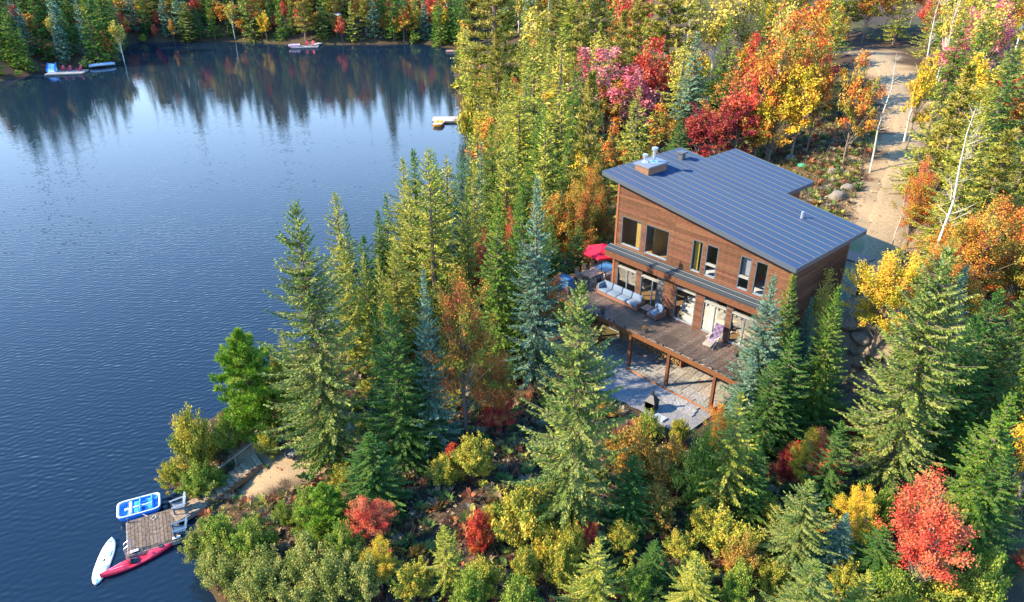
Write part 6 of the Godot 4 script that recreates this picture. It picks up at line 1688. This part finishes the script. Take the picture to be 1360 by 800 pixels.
func build_far_shore() -> void:
	var red := Color(0.5, 0.03, 0.06)
	var white := Color(0.36, 0.36, 0.36)
	plank_dock("floating_dock", "pale floating dock with three red chairs on the west shore", Vector3(-107.2, 0, -177.6), 12.0, 8.2, 5.2, 18, white)
	for k in 3: adirondack("red_chair", "red slatted chair on the floating dock with the blue slide", Vector3(-108.6 + [0.0, 1.6, 4.0][k], 0.4, -178.6), [10.0, 0.0, -15.0][k], red, "three red chairs on the western dock").scale = Vector3.ONE * 1.2
	var sl := thing("water_slide", "blue and white inflatable slide on the end of the western dock", "slide", Vector3(-111.2, 0.3, -178.6), 12.0)
	sl.scale = Vector3.ONE * 0.72
	var b := MB.new()
	b.col = Color(0.62, 0.7, 0.82)
	b.hexa([Vector3(-1.2, 0, -1.4), Vector3(1.2, 0, -1.4), Vector3(1.6, 0, 2.6), Vector3(-0.6, 0, 2.6), Vector3(-1.2, 2.4, -1.4), Vector3(0.9, 2.2, -1.4), Vector3(1.5, 0.45, 2.6), Vector3(-0.6, 0.45, 2.6)])
	part(sl, "ramp", b.mesh(), M.plastic)
	for x in [-1.25, 1.1]:
		b = MB.new()
		b.col = Color(0.08, 0.25, 0.65)
		b.tube([Vector3(x, 2.5, -1.4), Vector3(x + 0.4, 0.6, 2.5)], [0.26, 0.24], 8)
		part(sl, "side_rail", b.mesh(true), M.plastic)
	for q in [0.5, 1.3]:
		b = MB.new()
		b.col = Color(0.06, 0.12, 0.5)
		b.rbox(Vector3(-0.1, 2.5 - q * 0.66, q - 0.3), Vector3(0.6, 0.2, 0.5), 0.08)
		part(sl, "stripe", b.mesh(true), M.plastic)
	plank_dock("floating_dock", "white floating dock with two red chairs on the far shore", Vector3(-60.6, 0, -219.6), 8.0, 7.6, 3.6, 16, white)
	plank_dock("dock_ramp", "grey ramp leading from the white dock up to the far bank", Vector3(-58.6, 0.12, -223.4), 70.0, 5.5, 1.6, 10, Color(0.5, 0.5, 0.5))
	for k in 2: adirondack("red_chair", "red slatted chair on the white dock of the far shore", Vector3(-60.3 + k * 1.6, 0.4, -220.4), 10.0 - k * 20.0, red, "two red chairs on the far dock").scale = Vector3.ONE * 1.3
	var pk := pedal_boat("pedal_boat", "pink and white pedal boat tied to the far white dock", Vector3(-63.6, 0.5, -219.2), 10.0, Color(0.6, 0.3, 0.45))
	pk.scale = Vector3.ONE * 1.35
	plank_dock("floating_dock", "pale grey floating dock in the cove below golden trees", Vector3(-12.0, 0, -130.0), 3.0, 4.8, 3.6, 14, Color(0.56, 0.52, 0.47), false)
	plank_dock("dock_ramp", "short ramp from the cove dock to the wooded bank", Vector3(-8.7, 0.1, -131.0), 6.0, 2.4, 1.1, 6, Color(0.55, 0.5, 0.48), false)
	var pp := pedal_boat("pedal_boat", "orange pedal boat beside the grey dock in the cove", Vector3(-13.0, 0.15, -126.6), 82.0, Color(0.75, 0.3, 0.02))
	pp.scale = Vector3.ONE * 1.15
	plank_dock("floating_dock", "small red-trimmed dock peeping out past the great pine", Vector3(-16.6, 0, -211.5), 0.0, 4.0, 2.4, 8, Color(0.55, 0.25, 0.22))
	# upturned boat and red hull on the western point
	for q in [["rowing_boat", "grey upturned rowing boat on the western point", Vector3(-103.2, 0.5, -186.5), Color(0.3, 0.36, 0.46), 40.0]]:
		var o := thing(q[0], q[1], "boat", q[2], q[4])
		var rings := []
		for i in 15:
			var t := -1.0 + 2.0 * i / 14
			rings.append(ellipse_ring(t * 3.0, 0.75 * pow(maxf(0.0, 1.0 - t * t), 0.6) + 0.03, -0.25, 0.55 - 0.15 * t * t, 10))
		b = MB.new()
		b.col = q[3]
		b.loft(rings)
		part(o, "hull", b.mesh(true), M.plastic)
		b = MB.new()
		b.col = q[3] * Color(0.6, 0.6, 0.6)
		b.rbox(Vector3(0, 0.52, 0), Vector3(5.0, 0.12, 0.12), 0.05)
		part(o, "keel", b.mesh(true), M.plastic)
	# little shed above the far dock
	var gy := terrain(-54.0, -236.0)
	var sh := thing("boat_shed", "small grey shed half hidden behind the far white dock", "shed", Vector3(-54.0, gy, -233.5), 5.0)
	b = MB.new()
	b.col = Color(0.36, 0.38, 0.42)
	for q in [[-1.3, 1.3], [1.3, 1.3], [-1.3, -1.3], [1.3, -1.3]]: b.span(Vector3(q[0] - 0.12, -0.4, q[1] - 0.12), Vector3(q[0] + 0.12, 2.5, q[1] + 0.12))
	part(sh, "posts", b.mesh(), M.wood_plain)
	b = MB.new()
	b.col = Color(0.3, 0.33, 0.38)
	b.span(Vector3(-1.3, 0, -1.35), Vector3(1.3, 2.4, -1.25)); b.span(Vector3(-1.35, 0, -1.25), Vector3(-1.25, 2.4, 1.2))
	part(sh, "walls", b.mesh(), M.wood_plain)
	b = MB.new()
	b.col = Color(0.45, 0.46, 0.5)
	b.hexa([Vector3(-1.7, 2.45, -1.7), Vector3(1.7, 2.45, -1.7), Vector3(1.7, 2.45, 1.7), Vector3(-1.7, 2.45, 1.7), Vector3(-1.5, 3.2, -0.1), Vector3(1.5, 3.2, -0.1), Vector3(1.5, 3.2, 0.1), Vector3(-1.5, 3.2, 0.1)])
	part(sh, "roof", b.mesh(), M.paint)

# ---------------------------------------------------------------- materials and the whole
func make_materials() -> void:
	mat("ground", Color.WHITE, 0.95, 0.0, 0.2)
	textured("ground", noise_tex(3, 0.03, Color(0.55, 0.52, 0.5), Color(1, 1, 1), 1024, 5), Vector3(0.35, 0.35, 0.35))
	mat("sand", Color(0.33, 0.245, 0.145), 0.95, 0.0, 0.2)
	textured("sand", noise_tex(8, 0.02, Color(0.78, 0.76, 0.74), Color(1, 1, 1), 512, 5), Vector3(0.3, 0.3, 0.3))
	mat("gravel", Color(0.3, 0.295, 0.29), 0.95, 0.0, 0.2)
	textured("gravel", noise_tex(9, 0.06, Color(0.5, 0.5, 0.51), Color(1, 1, 1), 512, 4, FastNoiseLite.TYPE_VALUE), Vector3(0.9, 0.9, 0.9))
	mat("stone", Color.WHITE, 0.85, 0.0, 0.3)
	textured("stone", noise_tex(12, 0.02, Color(0.6, 0.6, 0.62), Color(1, 1, 1), 512, 5), Vector3(0.6, 0.6, 0.6))
	mat("concrete", Color.WHITE, 0.9, 0.0, 0.3)
	var grain := noise_tex(14, 0.012, Color(0.62, 0.58, 0.55), Color(1, 1, 1), 512, 5)
	for k in ["wood", "wood_plain", "wood_grey"]:
		mat(k, Color.WHITE, 0.75, 0.0, 0.3)
		textured(k, grain, Vector3(0.6, 2.4, 0.6))
	mat("wood_gloss", Color.WHITE, 0.35)
	mat("wood_brown", Color(0.2, 0.1, 0.06), 0.6)
	mat("floor_wood", Color.WHITE, 0.4)
	mat("plaster", Color.WHITE, 0.85)
	for q in [["deck_a", 0.17, 0.125, 0.10], ["deck_b", 0.205, 0.155, 0.125], ["deck_c", 0.14, 0.105, 0.085]]:
		mat(q[0], Color(q[1], q[2], q[3]), 0.32, 0.0, 0.55)
		textured(q[0], grain, Vector3(0.8, 0.8, 0.8))
	mat("paint", Color.WHITE, 0.5)
	mat("plastic", Color.WHITE, 0.35)
	mat("cloth", Color.WHITE, 0.95, 0.0, 0.2)
	mat("wicker", Color.WHITE, 0.7)
	mat("black", Color(0.025, 0.025, 0.028), 0.5)
	mat("steel", Color(0.62, 0.63, 0.65), 0.35, 0.85)
	mat("metal_roof", Color.WHITE, 0.5, 0.0, 0.25)
	mat("bark", Color.WHITE, 0.9, 0.0, 0.2)
	mat("leaves", Color.WHITE, 0.65, 0.0, 0.15)
	M.leaves.backlight_enabled = true
	M.leaves.backlight = Color(0.7, 0.7, 0.7)
	mat("needles", Color.WHITE, 0.7, 0.0, 0.1)
	M.needles.backlight_enabled = true
	M.needles.backlight = Color(0.6, 0.6, 0.6)
	mat("sheer", Color.WHITE, 0.85, 0.0, 0.2)
	M.sheer.backlight_enabled = true
	M.sheer.backlight = Color(0.6, 0.6, 0.6)
	var g := StandardMaterial3D.new()
	g.albedo_color = Color(0.12, 0.15, 0.17, 0.05)
	g.transparency = BaseMaterial3D.TRANSPARENCY_ALPHA
	g.roughness = 0.02
	M.glass = g

func _ready() -> void:
	rng.seed = 2024
	fine_noise.seed = 6
	fine_noise.frequency = 0.03
	# camera, sky, sun, exposure
	var cam := Camera3D.new()
	cam.position = Vector3(0, 31.0, 0)
	cam.rotation_degrees = Vector3(-27.6, 0, 0)
	cam.fov = 45.8
	cam.near = 0.5
	cam.far = 2500.0
	add_child(cam)
	cam.current = true
	var sky_m := ProceduralSkyMaterial.new()
	sky_m.sky_top_color = Color(0.18, 0.48, 0.77)
	sky_m.sky_horizon_color = Color(0.80, 0.90, 0.97)
	sky_m.sky_curve = 0.26
	sky_m.ground_horizon_color = Color(0.5, 0.52, 0.5)
	sky_m.ground_bottom_color = Color(0.2, 0.2, 0.18)
	sky_m.sky_energy_multiplier = 1.2
	var sky := Sky.new()
	sky.sky_material = sky_m
	var env := Environment.new()
	env.background_mode = Environment.BG_SKY
	env.sky = sky
	env.tonemap_mode = Environment.TONE_MAPPER_LINEAR
	env.tonemap_exposure = 3.35
	env.sdfgi_enabled = true
	env.ssao_enabled = true
	env.ssil_enabled = true
	var we := WorldEnvironment.new()
	we.environment = env
	add_child(we)
	var sun := DirectionalLight3D.new()
	sun.name = "sun"
	sun.light_energy = 1.6
	sun.light_color = Color(1.0, 0.93, 0.8)
	sun.light_angular_distance = 0.5
	sun.shadow_enabled = true
	add_child(sun)
	var el := deg_to_rad(33.0)
	var to_sun := Vector3(-0.985 * cos(el), sin(el), 0.16 * cos(el))
	sun.look_at_from_position(to_sun * 100.0, Vector3.ZERO, Vector3.UP)
	# frames of reference
	house_xf = Transform3D(Basis(Vector3.UP, deg_to_rad(HOUSE_TURN)), HOUSE_AT)
	house_inv = house_xf.affine_inverse()
	for q in LAKE: lake_pts.append(Vector2(q[0], q[1]))
	make_materials()
	# large structure
	build_ground()
	build_water()
	build_house()
	build_patio()
	build_yard()
	# plants and objects
	build_plants()
	build_inside()
	build_deck_things()
	build_lakefront()
	build_far_shore()
	build_ground_cover()
